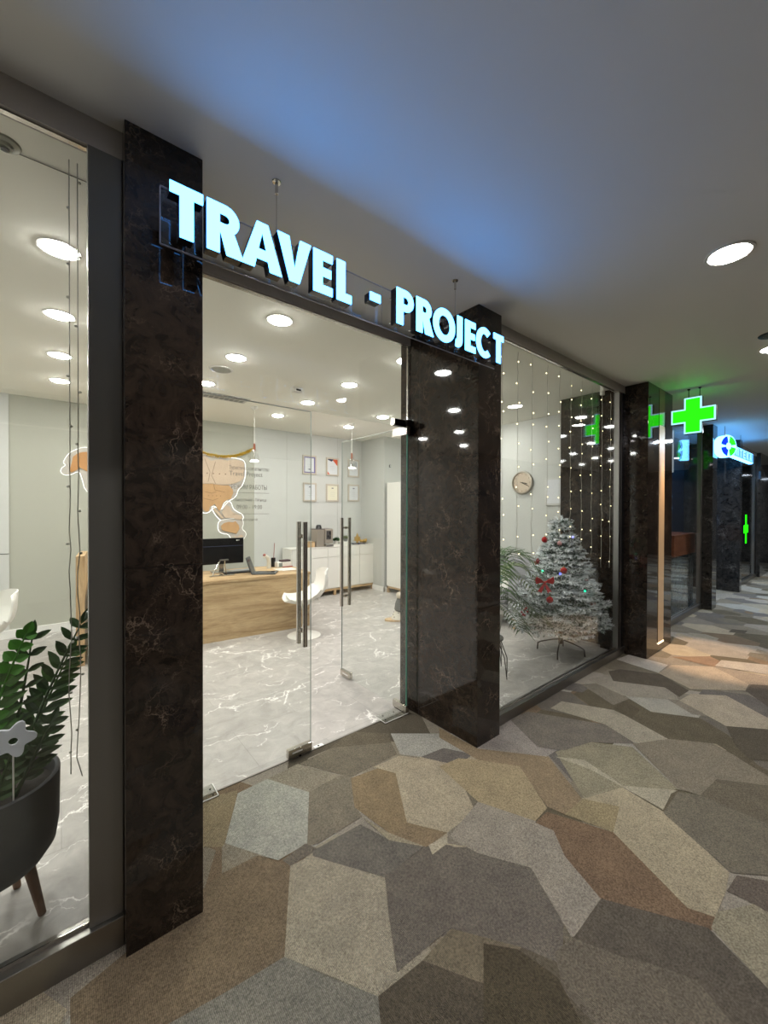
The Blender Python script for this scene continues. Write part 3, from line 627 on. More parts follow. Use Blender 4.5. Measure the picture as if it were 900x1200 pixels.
# ------------------------------------------------------------------ hanging letters
def arc(cx, cy, r, a0, a1, n=14, ry=None):
    ry = ry if ry is not None else r
    return [(cx+r*math.cos(math.radians(a0+(a1-a0)*i/n)), cy+ry*math.sin(math.radians(a0+(a1-a0)*i/n))) for i in range(n+1)]
def glyph(ch, w, h, s):
    "bold geometric capitals, w wide, h high, stroke s"
    if ch == 'T': return [[(0, h), (w, h), (w, h-s*.82), (w/2+s/2, h-s*.82), (w/2+s/2, 0), (w/2-s/2, 0), (w/2-s/2, h-s*.82), (0, h-s*.82)]]
    if ch == 'E':
        b = s*.8; m = h*.52
        return [[(0, 0), (w, 0), (w, b), (s, b), (s, m-b/2), (w*.93, m-b/2), (w*.93, m+b/2), (s, m+b/2), (s, h-b), (w, h-b), (w, h), (0, h)]]
    if ch == 'L': return [[(0, 0), (w, 0), (w, s*.85), (s, s*.85), (s, h), (0, h)]]
    if ch == '-': return [[(0, 0), (w, 0), (w, h), (0, h)]]
    if ch == 'A':
        c = w/2; k = s*1.12
        o = [(0, 0), (k, 0), (k+.17*w, h*.20), (w-k-.17*w, h*.20), (w-k, 0), (w, 0), (c+s*.52, h), (c-s*.52, h)]
        o = [(0, 0), (k, 0), (k+(c-k)*.22/.86*1.0, h*.21), (w-k-(c-k)*.22/.86, h*.21), (w-k, 0), (w, 0), (c+s*.5, h), (c-s*.5, h)]
        ti = .42*h; xa = k+(c-k)*(ti/(h*.88))
        return [o, [(xa, ti), (w-xa, ti), (c, h*.80)]]
    if ch == 'V':
        c = w/2; k = s*1.12
        return [[(0, h), (k, h), (c, h*.30), (w-k, h), (w, h), (c+s*.5, 0), (c-s*.5, 0)]]
    if ch in 'PR':
        bh = .60*h; r = bh/2; cy = h-r; rx = w*.98-(w*.45)
        if ch == 'R': bh = .58*h; r = bh/2; cy = h-r
        o = [(0, 0), (s, 0)]
        if ch == 'P':
            o += [(s, h-bh), (w-r, h-bh)]+arc(w-r, cy, r, -90, 90)+[(0, h)]
        else:
            o += [(s, h-bh), (w*.40, h-bh), (w-s*1.15, 0), (w+.01, 0), (w*.70, h-bh+.012)]+arc(w*.95-r, cy, r, -62, 90)+[(0, h)]
        wx = w if ch == 'P' else w*.95
        ir = r-s*.78
        inn = [(s, cy-ir), (wx-r, cy-ir)]+arc(wx-r, cy, ir, -90, 90)+[(s, cy+ir)]
        return [o, inn]
    if ch == 'O':
        return [arc(w/2, h/2, w/2, 0, 352, 44, h/2*1.03), arc(w/2, h/2, w/2-s*.95, 0, 352, 44, h/2*1.03-s*.85)]
    if ch == 'C':
        o = arc(w/2, h/2, w/2, 48, 312, 36, h/2*1.03)
        i = arc(w/2, h/2, w/2-s*.95, 312, 48, 36, h/2*1.03-s*.85)
        return [o+i]
    if ch == 'J':
        r = w*.9
        return [[(w-s, h), (w, h), (w, s*.9)]+arc(w-s*.95, s*.9, s*.95, 0, -110, 10)+[(-.012, s*.12), (-.006, s*.95), (w-s*1.1, s*.82), (w-s, s*1.05)]]
sign = thing('hanging_sign', (1.19, 1.51, 2.43), 'illuminated TRAVEL - PROJECT letter sign hanging before the glass entrance', 'sign')
plate_ = MB().box(.262, 2.125, 1.507, 1.513, 2.430, 2.622).build('back_plate', M['acrylic'], sign)
ed = MB().box(.262, 2.125, 1.5062, 1.5138, 2.428, 2.4305).box(.262, 2.125, 1.5062, 1.5138, 2.6215, 2.6235).box(.260, .2625, 1.5062, 1.5138, 2.43, 2.622)
for xx in (.50, .735, .97, 1.21, 1.44, 1.68, 1.92): ed.box(xx, xx+.0015, 1.5065, 1.5069, 2.43, 2.622)
ed.build('plate_edge', plain('frosted_plate_edge', (150, 155, 170), .3), plate_)
for rx_ in (.677, 1.762):
    r_ = MB().tube([(rx_, 1.519, 2.58), (rx_, 1.519, ZC-.002)], .0022, 8).build('hanging_rod', M['chrome'], sign, smooth=True)
    MB().tube([(rx_, 1.519, ZC-.05), (rx_, 1.519, ZC-.001)], .006, 12).lathe([(0, ZC-.006), (.016, ZC-.004), (.018, ZC-.001), (0, ZC-.001)], rx_, 1.519, 16).build('ceiling_clamp', M['chrome'], r_, smooth=True)
    MB().tube([(rx_, 1.5, 2.59), (rx_, 1.523, 2.59)], .008, 12).build('clamp', M['chrome'], r_, smooth=True)
LET = [('T', .275, .376), ('R', .388, .503), ('A', .506, .660), ('V', .642, .784), ('E', .796, .886), ('L', .907, .982), ('-', 1.083, 1.143),
       ('P', 1.242, 1.352), ('R', 1.372, 1.484), ('O', 1.492, 1.661), ('J', 1.676, 1.722), ('E', 1.747, 1.838), ('C', 1.845, 2.0), ('T', 2.010, 2.108)]
for ch, x0, x1 in LET:
    z0, h = (2.430, .170)
    if ch == '-': z0, h = 2.487, .036
    s = .0425
    lp = [[(x+x0, z+z0) for x, z in l] for l in glyph(ch, x1-x0, h, s)]
    body = shift(outline(lp, .040), (0, 1.4345, 0)).build('letter', M['letterside'], sign)
    shift(outline(lp, .004), (0, 1.4300, 0)).build('letter_face', M['letterface'], body)
    cx_ = (x0+x1)/2
    for zz in ((2.505,) if ch in '-A' else (2.46, 2.575)):
        px_ = x0+.02 if ch in 'RPELE' else (x1-.02 if ch == 'J' else cx_)
        if ch in 'OC': px_ = x0+.02; zz = 2.515
        if ch in 'V': px_ = x0+.045 if zz > 2.5 else cx_
        if ch == 'A': px_ = x0+.045
        MB().tube([(px_, 1.4745, zz), (px_, 1.507, zz)], .004, 8).build('spacer_pin', M['chrome'], body)

# ------------------------------------------------------------------ green cross (double sided, hangs across the corridor)
def crossloop(cy, cz, a, b):
    return [(cy-b, cz-a), (cy+b, cz-a), (cy+b, cz-b), (cy+a, cz-b), (cy+a, cz+b), (cy+b, cz+b), (cy+b, cz+a), (cy-b, cz+a), (cy-b, cz+b), (cy-a, cz+b), (cy-a, cz-b), (cy-b, cz-b)]
def crossmesh(cy, cz, a, b, x0, x1):
    mb = outline([crossloop(cy, cz, a, b)], x1-x0); mb.v = [(x0+y, x, z) for x, y, z in mb.v]
    mb.f = [tuple(reversed(f)) for f in mb.f]; return mb
CY, CZ = 1.218, 2.562
t = thing('pharmacy_cross', (5.3, CY, 2.36), 'glowing green pharmacy cross with pale border hanging from the corridor ceiling', 'sign')
crossmesh(CY, CZ, .196, .079, 5.285, 5.335).build('housing', M['black'], t)
crossmesh(CY, CZ, .194, .077, 5.278, 5.286).build('pale_border', M['cyanedge'], t)
crossmesh(CY, CZ, .179, .062, 5.272, 5.279).build('green_face', M['green'], t)
crossmesh(CY, CZ, .194, .077, 5.334, 5.342).build('pale_border', M['cyanedge'], t)
crossmesh(CY, CZ, .179, .062, 5.341, 5.348).build('green_face', M['green'], t)
for yy in (1.165, 1.262):
    MB().tube([(5.31, yy, 2.75), (5.31, yy, ZC-.001)], .004, 8).lathe([(0, ZC-.014), (.012, ZC-.012), (.014, ZC-.001), (0, ZC-.001)], 5.31, yy, 12).build('hanging_rod', M['black'], t)
# small cross seen edge-on in the far window
t = thing('pharmacy_cross', (10.45, 1.55, .97), 'small green lit cross seen almost edge-on at the far window', 'sign')
t.rotation_euler = (0, 0, .04)
outline([crossloop(0, .2, .29, .085)], .03).build('housing', M['black'], t, local=True)
shift(outline([crossloop(0, .2, .28, .075)], .004), (0, -.005, 0)).build('green_face', M['green'], t, local=True)
MB().box(-.02, .02, .029, .13, .15, .25).build('bracket', M['black'], t, local=True)

# ------------------------------------------------------------------ round lightbox sign
t = thing('lightbox_sign', (8.4, 1.45, 2.36), 'round white lit sign with blue and green quarters and a long lettered panel', 'sign')
def disc(cx, cz, r, y0, y1, n=36):
    mb = outline([arc(cx, cz, r, 0, 350, n)], y1-y0); return shift(mb, (0, y0, 0))
DX, DZ, DR = 7.95, 2.52, .17
RZ = -.42
dm = disc(0, 0, DR, -.05, .05).build('drum', M['discwhite'], t, local=True); dm.location = (DX-8.4, 1.43-1.45, DZ-2.36); dm.rotation_euler = (0, 0, RZ)
for a0, mt in ((100, 'discblue'), (190, 'discblue'), (280, 'discgreen'), (10, 'discgreen')):
    lp = arc(0, 0, DR*.9, a0, a0+70, 12)+arc(0, 0, DR*.32, a0+70, a0, 8)
    shift(outline([lp], .004), (0, -.056, 0)).build('emblem_quarter', M[mt], dm, local=True)
MB().box(DX+DR-.01, 10.15, 1.41, 1.49, 2.41, 2.60).build('panel', M['panelglow'], t, bev=.02)
MB().box(DX+DR+.03, 10.1, 1.4065, 1.4105, 2.43, 2.58).build('panel_face', emit('panel_blue', (.16, .5, .95), 1.1), t)
for i, ch in enumerate('АПТЕКА'):
    m_ = textmesh(ch, .16, .15); shift(m_, (8.35+i*.29, 1.4055, 2.45)); m_.build('sign_letter', M['discwhite'], t)
for xx in (8.06, 9.25):
    MB().tube([(xx, 1.45, 2.59), (xx, 1.45, ZC-.001)], .005, 8).build('hanging_rod', M['chrome'], t)

# ------------------------------------------------------------------ ceiling lights
def downlight(x, y, z, m, label, group, r=.078):
    t = thing('ceiling_downlight', (x, y, z), label, 'ceiling light', group)
    MB().lathe([(r, 0), (r, -.002), (r+.004, -.005), (r+.016, -.004), (r+.018, 0), (r, 0)], seg=36).build('trim_ring', M['trimring'], t, smooth=True, local=True)
    MB().lathe([(0, -.020), (r*.4, -.018), (r*.75, -.011), (r*.95, -.003), (r, -.0005), (0, -.0005)], seg=36).build('diffuser', m, t, local=True)
    return t
first = downlight(1.22, 2.68, ZS, M['lamp'], 'x', 'x')
GX = {-2.44: 'far off to the left', -1.22: 'left of the window', 0: 'in the left window', 1.22: 'nearest the entrance door', 2.44: 'above the tulip chair side', 3.67: 'on the cabinet side'}
for i, gx in enumerate((-2.44, -1.22, 0, 1.22, 2.44, 3.67, 4.89)):
    for j, gy in enumerate((2.68, 3.59, 4.53, 5.43)):
        if gx == 4.89 and j in (0, 3): continue  # the pair left in this row is hidden, added to brighten the clock wall
        o = first if (i, j) == (3, 0) else copy_tree(first)
        o.location = (gx, gy, ZS)
        row = ('nearest the glass front', 'second from the glass front', 'third from the glass front', 'nearest the back wall')[j]
        cc = ('in the leftmost row', 'in the second row from the left', 'seen through the left window', 'just right of the near column',
              'in the middle entrance row', 'right of the door handles', 'in the hidden row added above the sofa')[i]
        o['label'] = 'shop ceiling light %s, %s' % (cc, row); o['group'] = 'round ceiling lights inside the shop'
# corridor lights: recessed cups
def corlight(x, y, label):
    t = thing('corridor_downlight', (x, y, ZC), label, 'ceiling light', 'round ceiling lights in the corridor')
    MB().lathe([(.083, 0), (.083, -.003), (.088, -.007), (.1, -.006), (.103, 0)], seg=40).build('trim_ring', M['trimring'], t, smooth=True, local=True)
    MB().lathe([(0, -.002), (.082, -.002), (.082, -.0005), (0, -.0005)], seg=40).build('diffuser', M['corlamp'], t, local=True)
cl = ('over the near carpet just out of view above', 'large and bright at the right side of the ceiling', 'cut by the right edge below the speaker grille', 'far down the corridor')
for k, (x, y) in enumerate(((.9, .46), (2.66, .467), (4.5, .5), (6.25, .5), (-.9, .5))):
    corlight(x, y, 'round corridor ceiling light %s' % (cl+('behind the viewer',))[k])
for i, (x, y) in enumerate(((.4, -4.6), (1.8, -4.6), (3.4, -4.6), (5.0, -4.6))):  # unseen lamps, added to throw light onto the corridor ceiling and carpet
    o = copy_tree(first); o.location = (x, y, ZC-.001); o['label'] = 'round fill light added in the unseen shop across the corridor'; o['group'] = 'fill lights added in the unseen shop across the corridor'
t = thing('ceiling_vent', (4.14, .47, ZC), 'dark slotted round ceiling vent beside the right edge of the picture', 'vent')
MB().lathe([(0, -.004), (.07, -.006), (.085, -.003), (.087, 0), (0, 0)], seg=32).build('grille', M['blackmetal'], t, smooth=True, local=True)
sl = MB()
for a in range(10): sl.box(.03, .062, -.004, .004, -.0075, -.005, rot=a*PI/5, cen=(0, 0))
sl.build('slat', M['chrome'], t, local=True)
# shop ceiling fittings
t = thing('ceiling_speaker', (1.21, 3.985, ZS), 'round pale grey ceiling speaker beside the second shop light', 'ceiling speaker')
MB().lathe([(0, -.004), (.088, -.005), (.088, -.002)], seg=32).build('grille', plain('speaker_grey', (168, 170, 160), .6), t, smooth=True, local=True)
MB().lathe([(.088, 0), (.09, -.008), (.108, -.005), (.112, 0)], seg=32).build('rim', M['trimring'], t, smooth=True, local=True)
t = thing('air_grille', (1.5, 4.95, ZS), 'rectangular grey air grille in the shop ceiling near the grey wall', 'vent')
g = MB().box(-.32, .32, -.13, .13, -.006, 0); g.build('frame', plain('grille_frame', (196, 196, 188), .5), t, local=True)
for k in range(2):
    for q in range(10):
        MB().box(-.30+q*.06, -.30+q*.06+.045, -.11+k*.12, -.11+k*.12+.085, -.009, -.006).build('louvre', plain('louvre_grey', (118, 122, 120), .5) if (k, q) == (0, 0) else bpy.data.materials['louvre_grey'], t, local=True)
t = thing('smoke_detector', (2.054, 4.063, ZS), 'small white box-shaped detector on the shop ceiling', 'smoke detector')
MB().box(-.05, .05, -.035, .035, -.045, 0).build('body', M['trimring'], t, local=True, bev=.006)
MB().box(-.025, .03, -.038, -.034, -.035, -.018).build('dark_slot', M['black'], t, local=True)
t = thing('ceiling_sensor', (-.155, 2.03, ZS), 'round sensor on the shop ceiling at the upper left corner', 'sensor')
MB().lathe([(0, -.02), (.022, -.019), (.026, -.010), (.043, -.006), (.047, 0)], seg=28).build('housing', plain('sensor_grey', (150, 150, 135), .4), t, smooth=True, local=True)
MB().lathe([(.010, -.021), (.014, -.024), (.0, -.026)], seg=16).build('eye', M['black'], t, local=True)
tag(recenter(MB().tube([(-.6, 2.055, ZS-.004), (.3, 2.05, ZS-.004)], .002, 6).build('ceiling_cable', plain('cable_grey', (120, 118, 108), .6)), (-.15, 2.05, ZS)), 'thin grey cable strung under the ceiling behind the left window', 'cable')
t = thing('spotlight', (4.44, 1.80, 2.80), 'small white clip at the top right of the tree window', 'window sensor')
MB().box(-.02, .02, -.02, .02, -.05, .05).build('body', M['white'], t, local=True, bev=.008)
MB().box(-.008, .008, -.02, .02, .05, .09).build('bracket', M['white'], t, local=True)

# ------------------------------------------------------------------ reception desk
DA = math.radians(-5)
du = (math.cos(DA), math.sin(DA)); dv = (-math.sin(DA), math.cos(DA))
DO = (2.56, 4.655)
def D(x, y, z=0): return (DO[0]+du[0]*x+dv[0]*y, DO[1]+du[1]*x+dv[1]*y, z)
t = thing('reception_desk', (DO[0], DO[1], .0012), 'long oak reception desk with plain plank front facing the entrance', 'desk', rz=DA)
ZD = .71
MB().box(-2.36, -.02, .012, .04, .0, ZD-.035).build('front_panel', M['oak'], t, local=True, bev=.002)
MB().box(-2.36, 0, 0, .86, ZD-.034, ZD-.001).build('desktop', M['oak'], t, local=True, bev=.003)
MB().box(-.035, -.004, .04, .84, .0, ZD-.035).build('side_panel', M['oakv'], t, local=True, bev=.002)
tag(recenter(MB().box(-.035, .035, -.28, .28, 0, 1.075).build('desk_screen', M['oakv'], bev=.002), (0, 0, 0)), 'tall narrow wooden end panel of the reception area, behind the steel post', 'screen')
scr = col.objects['desk_screen']; scr.location = D(-2.42, .265, .0012); scr.rotation_euler = (0, 0, DA)
# monitor
t = thing('monitor', D(-.98, .62, ZD), 'large black computer monitor seen from its glossy back on the desk', 'monitor', rz=DA)
MB().box(-.33, .27, -.02, .015, .11, .445).build('housing', M['black'], t, local=True, bev=.006)
MB().box(-.33, .27, -.0215, -.0195, .34, .346).build('vent_line', plain('dark_blue_line', (60, 66, 92), .3), t, local=True)
MB().box(-.32, .26, .0145, .0165, .125, .435).build('screen', plain('screen_glass', (10, 12, 16), .1), t, local=True)
MB().box(.175, .19, -.0225, -.0195, .408, .42).box(.195, .215, -.0225, -.0195, .411, .417).build('logo', M['skirt'], t, local=True)
MB().box(-.04, .02, -.01, .02, .01, .2).box(-.13, .11, -.08, .10, .0, .012).build('stand', M['chrome'], t, local=True, bev=.003)
# silver tablet stand
t = thing('tablet_stand', D(-1.03, .36, ZD), 'folded silver stand beside the black monitor on the desk', 'stand', rz=DA)
MB().tube([(-.13, -.06, .01), (-.06, -.02, .14), (-.02, 0, .19)], .007, 8).tube([(.05, .02, .02), (.03, .01, .12), (.03, 0, .19)], .007, 8).build('arm', M['chrome'], t, local=True, smooth=True)
MB().box(-.03, .07, -.03, .02, .185, .2).build('cradle', M['steel'], t, local=True, bev=.003)
MB().box(-.16, .13, -.08, -.03, .0, .012).box(-.03, .0, -.08, .06, .0, .014).build('foot', M['chrome'], t, local=True, bev=.003)
t = thing('keyboard', D(-.80, .455, ZD), 'thin black keyboard lying on the desk behind the laptop', 'keyboard', rz=DA)
MB().box(-.2, .2, -.06, .06, 0, .014).build('base', M['black'], t, local=True, bev=.003)
k_ = MB()
for i in range(14):
    for j in range(4): k_.box(-.19+i*.027, -.19+i*.027+.022, -.05+j*.026, -.05+j*.026+.021, .014, .018)
k_.build('keys', plain('key_grey', (50, 50, 54), .5), t, local=True)
# laptop
t = thing('laptop', D(-.56, .235, ZD), 'open dark grey laptop on the front edge of the oak desk', 'laptop', rz=math.radians(-33))
M['laptop'] = plain('laptop_grey', (74, 78, 82), .35, .4)
MB().box(-.12, .17, -.11, .10, .0, .016).build('base', M['laptop'], t, local=True, bev=.003)
MB().box(-.09, .14, -.02, .085, .0155, .0175).build('keys', M['black'], t, local=True)
# the lid leans back at the left end of the base
ld = MB(); ld.add([(-.12, -.11, .012), (-.12, .10, .012), (-.19, .10, .215), (-.19, -.11, .215), (-.128, -.11, .009), (-.128, .10, .009), (-.198, .10, .212), (-.198, -.11, .212)],
                  [(0, 1, 2, 3), (7, 6, 5, 4), (0, 4, 5, 1), (2, 6, 7, 3), (1, 5, 6, 2), (0, 3, 7, 4)])
ld = ld.build('lid', M['laptop'], t, local=True)
MB().add([(-.1195, -.10, .022), (-.1195, .09, .022), (-.1855, .09, .208), (-.1855, -.10, .208)], [(0, 1, 2, 3)]).build('screen', plain('laptop_screen', (60, 66, 70), .15), ld, local=True)
# paper, pen holder, stationery
t = tag(recenter(MB().box(2.27, 2.47, 5.0, 5.2, ZD, ZD+.004).box(2.30, 2.52, 4.94, 5.15, ZD+.004, ZD+.006).build('paper_sheets', M['white']), (2.38, 5.07, ZD)), 'white paper sheets with a red edge lying on the desk near the entrance end', 'paper')
t = thing('paper_sheet', (1.88, 5.4, ZD), 'grey sheet of paper near the back of the desk', 'paper')
MB().box(-.2, .2, -.07, .07, 0, .003).build('sheet', plain('grey_paper', (150, 152, 150), .7), t, local=True)
t = thing('organizer', (2.47, 5.32, ZD), 'white desk organizer holding dark stationery beside a black pen cup', 'desk organizer')
MB().box(-.10, .11, -.05, .06, 0, .075).build('tray', M['white'], t, local=True, bev=.006)
MB().box(-.04, .10, -.045, .05, .075, .1).build('notebook', plain('notebook_dark', (70, 50, 54), .5), t, local=True, bev=.004)
MB().box(-.08, -.03, -.053, -.049, .01, .065).build('label_window', plain('label_grey', (120, 130, 126), .4), t, local=True)
MB().box(-.03, .12, -.07, -.045, 0, .012).build('red_folder', plain('red_folder', (150, 60, 66), .5), t, local=True)
t = thing('pen_cup', (2.36, 5.40, ZD), 'small black cup with one tall reddish pencil on the desk', 'pen cup')
MB().lathe([(0, 0), (.03, 0), (.032, .13), (.028, .13), (.026, .01), (0, .01)], seg=20).build('cup', M['black'], t, local=True, smooth=True)
MB().tube([(0, 0, .02), (.02, 0, .34)], .005, 8).build('pencil', plain('pencil_red', (150, 84, 76), .5), t, local=True)
t = thing('figurine', (2.22, 5.3, ZD), 'small pale curved figurine with a reddish top on the desk', 'figurine')
MB().tube([(.03, 0, 0), (.035, 0, .08), (.02, 0, .15), (-.02, 0, .18), (-.045, 0, .155)], [.03, .028, .026, .022, .014], 12).build('body', plain('figurine_cream', (206, 200, 184), .5), t, local=True, smooth=True)
MB().ball((-.03, 0, .19), .022).build('cap', plain('figurine_cap', (150, 90, 80), .5), t, local=True, smooth=True)

# ------------------------------------------------------------------ tulip chairs
def tulip(loc, rz, label, s=1.0):
    t = thing('tulip_chair', loc, label, 'chair', 'white tulip chairs', rz=rz)
    # shell: u across (0..1), v from front lip to back top; the chair faces +x
    nu, nv = 17, 22; vs = []; fs = []
    for side in (0, 1):
        for j in range(nv):
            v = j/(nv-1)
            if v < .5:
                q = v/.5; x = .23-.40*q; z = .45-.035*math.sin(q*PI)+.0*q+.02*(1-q)**3*0; wd = .215+.03*math.sin(q*PI)
            else:
                q = (v-.5)/.5; a = q*PI/2
                x = -.17-.10*math.sin(min(1, q*1.6)*PI/2)-.03*q; z = .45+.36*q**1.15; wd = .235-.05*q+.0*q
            for i in range(nu):
                u = i/(nu-1)*2-1
                wy = wd*u
                cup = .075*abs(u)**2.6
                zz = z+(cup*(1-.35*abs(v-.5)*2) if v < .62 else cup*.25)
                xx = x+(.07*abs(u)**2.2 if v >= .5 else .07*abs(u)**2.2*max(0, (v-.25)/.25))
                if v > .9: zz -= .045*abs(u)**3*(v-.9)/.1; wy *= 1-.15*(v-.9)/.1*abs(u)
                if v < .12: xx -= .05*abs(u)**3*(.12-v)/.12
                off = .012*side
                vs.append((xx-(off if v > .5 else off*.3), wy, zz-(off if v <= .5 else off*.2)))
    n = nu*nv
    for j in range(nv-1):
        for i in range(nu-1):
            a = j*nu+i; fs.append((a, a+1, a+nu+1, a+nu)); fs.append((n+a, n+a+nu, n+a+nu+1, n+a+1))
    for i in range(nu-1):
        fs.append((i, n+i, n+i+1, i+1)); b = (nv-1)*nu+i; fs.append((b, b+1, n+b+1, n+b))
    for j in range(nv-1):
        a = j*nu; fs.append((a, a+nu, n+a+nu, n+a)); b = a+nu-1; fs.append((b, n+b, n+b+nu, b+nu))
    m = MB(); m.add(vs, fs); m.build('seat_shell', M['white'], t, smooth=True, local=True)
    MB().lathe([(0, .43), (.10, .428), (.085, .40), (.035, .36), (.022, .30), (.02, .15), (.028, .06), (.07, .025), (.17, .012), (.20, .004), (.2, 0), (0, 0)], -.02, 0, 36).build('pedestal', M['white'], t, smooth=True, local=True)
    MB().box(-.16, .17, -.18, .18, .455, .475).build('cushion', M['white'], t, local=True, bev=.009)
    return t
tulip((2.28, 4.36, .0012), PI-.25, 'white tulip chair on a round pedestal at the desk end, behind the door handles')
o = tulip((-.60, 4.78, .0012), PI+.3, 'white tulip chair cut by the left edge of the photo, near the grey wall')
MB().lathe([(0, 0), (.02, 0), (.02, .004), (0, .004)], 0, 0, 16).build('black_button', M['black'], o, local=True, loc=(-.285, 0, .6))

# ------------------------------------------------------------------ low white sideboard and what stands on it
YC = 6.05
t = thing('sideboard', (3.8, 6.24, .0012), 'low white sideboard with doors and drawers under the framed certificates', 'cabinet')
MB().box(2.96, 4.69, YC+.016, 6.40, .12, .86).build('body', M['white'], t, bev=.002)
MB().box(2.955, 4.70, YC-.004, 6.402, .858, .872).build('worktop', M['white'], t, bev=.002)
for i in range(5):
    x0 = 2.97+i*.344
    MB().box(x0+.003, x0+.341, YC, YC+.017, .135, .685).build('door', M['white'], t, bev=.0015)
for x0, x1 in ((2.97, 3.658), (3.658, 4.346), (4.346, 4.69)):
    MB().box(x0+.003, x1-.003, YC, YC+.017, .692, .853).build('drawer', M['white'], t, bev=.0015)
MB().box(2.96, 4.69, YC+.01, YC+.04, .082, .12).box(2.96, 4.69, 6.36, 6.39, .082, .12).box(4.66, 4.69, YC+.01, 6.39, .082, .12).build('base_frame', M['oak'], t)
for x in (2.97, 3.8, 4.65):
    MB().box(x, x+.04, YC+.01, YC+.05, .0, .082).build('foot', M['oakv'], t)
ZW = .873
t = thing('coffee_machine', (3.62, 6.2, ZW), 'grey espresso machine with a dark bean hopper on the sideboard', 'coffee machine')
g_ = plain('machine_grey', (158, 150, 138), .35, .3)
MB().box(-.15, .0, -.10, .15, .0, .31).build('side_body', g_, t, local=True, bev=.012)
MB().box(.0, .16, -.13, .15, .06, .31).build('front_body', g_, t, local=True, bev=.012)
MB().box(-.15, .16, -.10, .15, .30, .315).build('top_plate', plain('machine_top', (100, 90, 84), .4), t, local=True, bev=.004)
MB().box(.02, .11, -.136, -.128, .13, .28).build('control_panel', plain('machine_panel', (66, 64, 64), .3), t, local=True)
MB().box(.045, .06, -.139, -.135, .16, .2).box(.085, .1, -.139, -.135, .14, .19).box(.08, .105, -.139, -.135, .21, .27).build('spout', M['black'], t, local=True)
MB().lathe([(0, .315), (.055, .315), (.045, .37), (.03, .385), (0, .385)], -.05, .02, 20).build('bean_hopper', M['black'], t, local=True, smooth=True)
MB().box(.0, .15, -.16, .0, .0, .045).build('drip_tray', M['chrome'], t, local=True, bev=.006)
t = thing('wooden_box', (3.36, 6.2, ZW), 'small wooden box left of the espresso machine', 'box')
MB().box(-.09, .09, -.06, .06, 0, .075).build('body', M['paleoak'], t, local=True, bev=.004)
MB().box(-.09, .09, -.06, .06, .076, .095).build('lid', M['oak'], t, local=True, bev=.003)
t = thing('serving_tray', (3.99, 6.2, ZW), 'white low box tray carrying the two small plants', 'tray')
MB().box(-.17, .17, -.09, .09, 0, .03).box(.0, .20, -.08, .08, .03, .062).build('body', M['white'], t, local=True, bev=.004)
MB().box(-.2, -.17, -.04, .04, .02, .03).box(.17, .2, -.04, .04, .02, .03).build('handle', M['chrome'], t, local=True)
def tuft(c, r, n, L, rnd, up=.4):
    m = MB()
    for i in range(n):
        a = rnd.uniform(0, 2*PI); e = rnd.uniform(-.2, 1.3); d = Vector((math.cos(a)*math.cos(e), math.sin(a)*math.cos(e), math.sin(e)+up*.3)).normalized()
        p = Vector(c)+d*r*rnd.uniform(.2, .8); s_ = d.orthogonal().normalized()*L*.3; q = p+d*L
        m.add([p, p+d*L*.5+s_, q, p+d*L*.5-s_], [(0, 1, 2, 3)])
    return m
rnd = random.Random(3)
for i, (x, r, lb) in enumerate(((3.925, .055, 'bushy dark green small plant on the white tray'), (4.13, .035, 'smaller pale green plant beside the dark green one'))):
    z = ZW+(.031 if i == 0 else .063)
    t = thing('small_plant', (x, 6.2, z), lb, 'plant')
    MB().lathe([(0, 0), (.03, 0), (.038, .05), (.034, .05), (.03, .04), (0, .04)], seg=20).build('pot', M['white'] if i == 0 else plain('pot_grey', (120, 122, 118), .5), t, local=True, smooth=True)
    tuft((0, 0, .06), r, 260, .035, rnd).build('foliage', plain('leaf_dark' if i == 0 else 'leaf_pale', (52, 92, 40) if i == 0 else (128, 142, 84), .5), t, local=True)
t = thing('cloth', (4.42, 6.18, ZW), 'dark blue-grey cloth under the gold ornaments on the sideboard', 'cloth')
c_ = MB(); n = 12
vs = [(-.17+.34*i/n, -.09+.18*j/n, .012+.012*math.sin(i*1.3+j)*math.cos(j*1.7)) for j in range(n+1) for i in range(n+1)]
c_.add(vs+[(x, y, 0) for x, y, z in vs], [(j*(n+1)+i, j*(n+1)+i+1, (j+1)*(n+1)+i+1, (j+1)*(n+1)+i) for j in range(n) for i in range(n)])
c_.f = [f for f in c_.f]
c_.build('drape', plain('navy_cloth', (74, 78, 92), .9), t, local=True, smooth=True)
t = thing('gold_ornament', (4.42, 6.22, ZW+.02), 'gold leaf-shaped ornament standing at the right end of the sideboard', 'ornament')
M['gold'] = plain('gold_glitter', (206, 170, 96), .3, .75, bump=.5, bscale=300)
m_ = outline([[(-.02, 0), (.02, 0), (.018, .03), (.09, .05), (.05, .075), (.07, .11), (.03, .12), (0, .19), (-.03, .12), (-.07, .11), (-.05, .075), (-.09, .05), (-.018, .03)]], .02)
m_.build('leaf_shape', M['gold'], t, local=True, bev=.004)
t = thing('gold_ornament', (4.56, 6.18, ZW+.024), 'lumpy gold decoration lying beside the gold leaf on the sideboard', 'ornament')
m_ = MB()
for k in range(16): m_.ball((rnd.uniform(-.09, .08), rnd.uniform(-.04, .04), rnd.uniform(.02, .055)), rnd.uniform(.016, .03), 8, 6)
m_.build('beads', M['gold'], t, local=True, smooth=True)

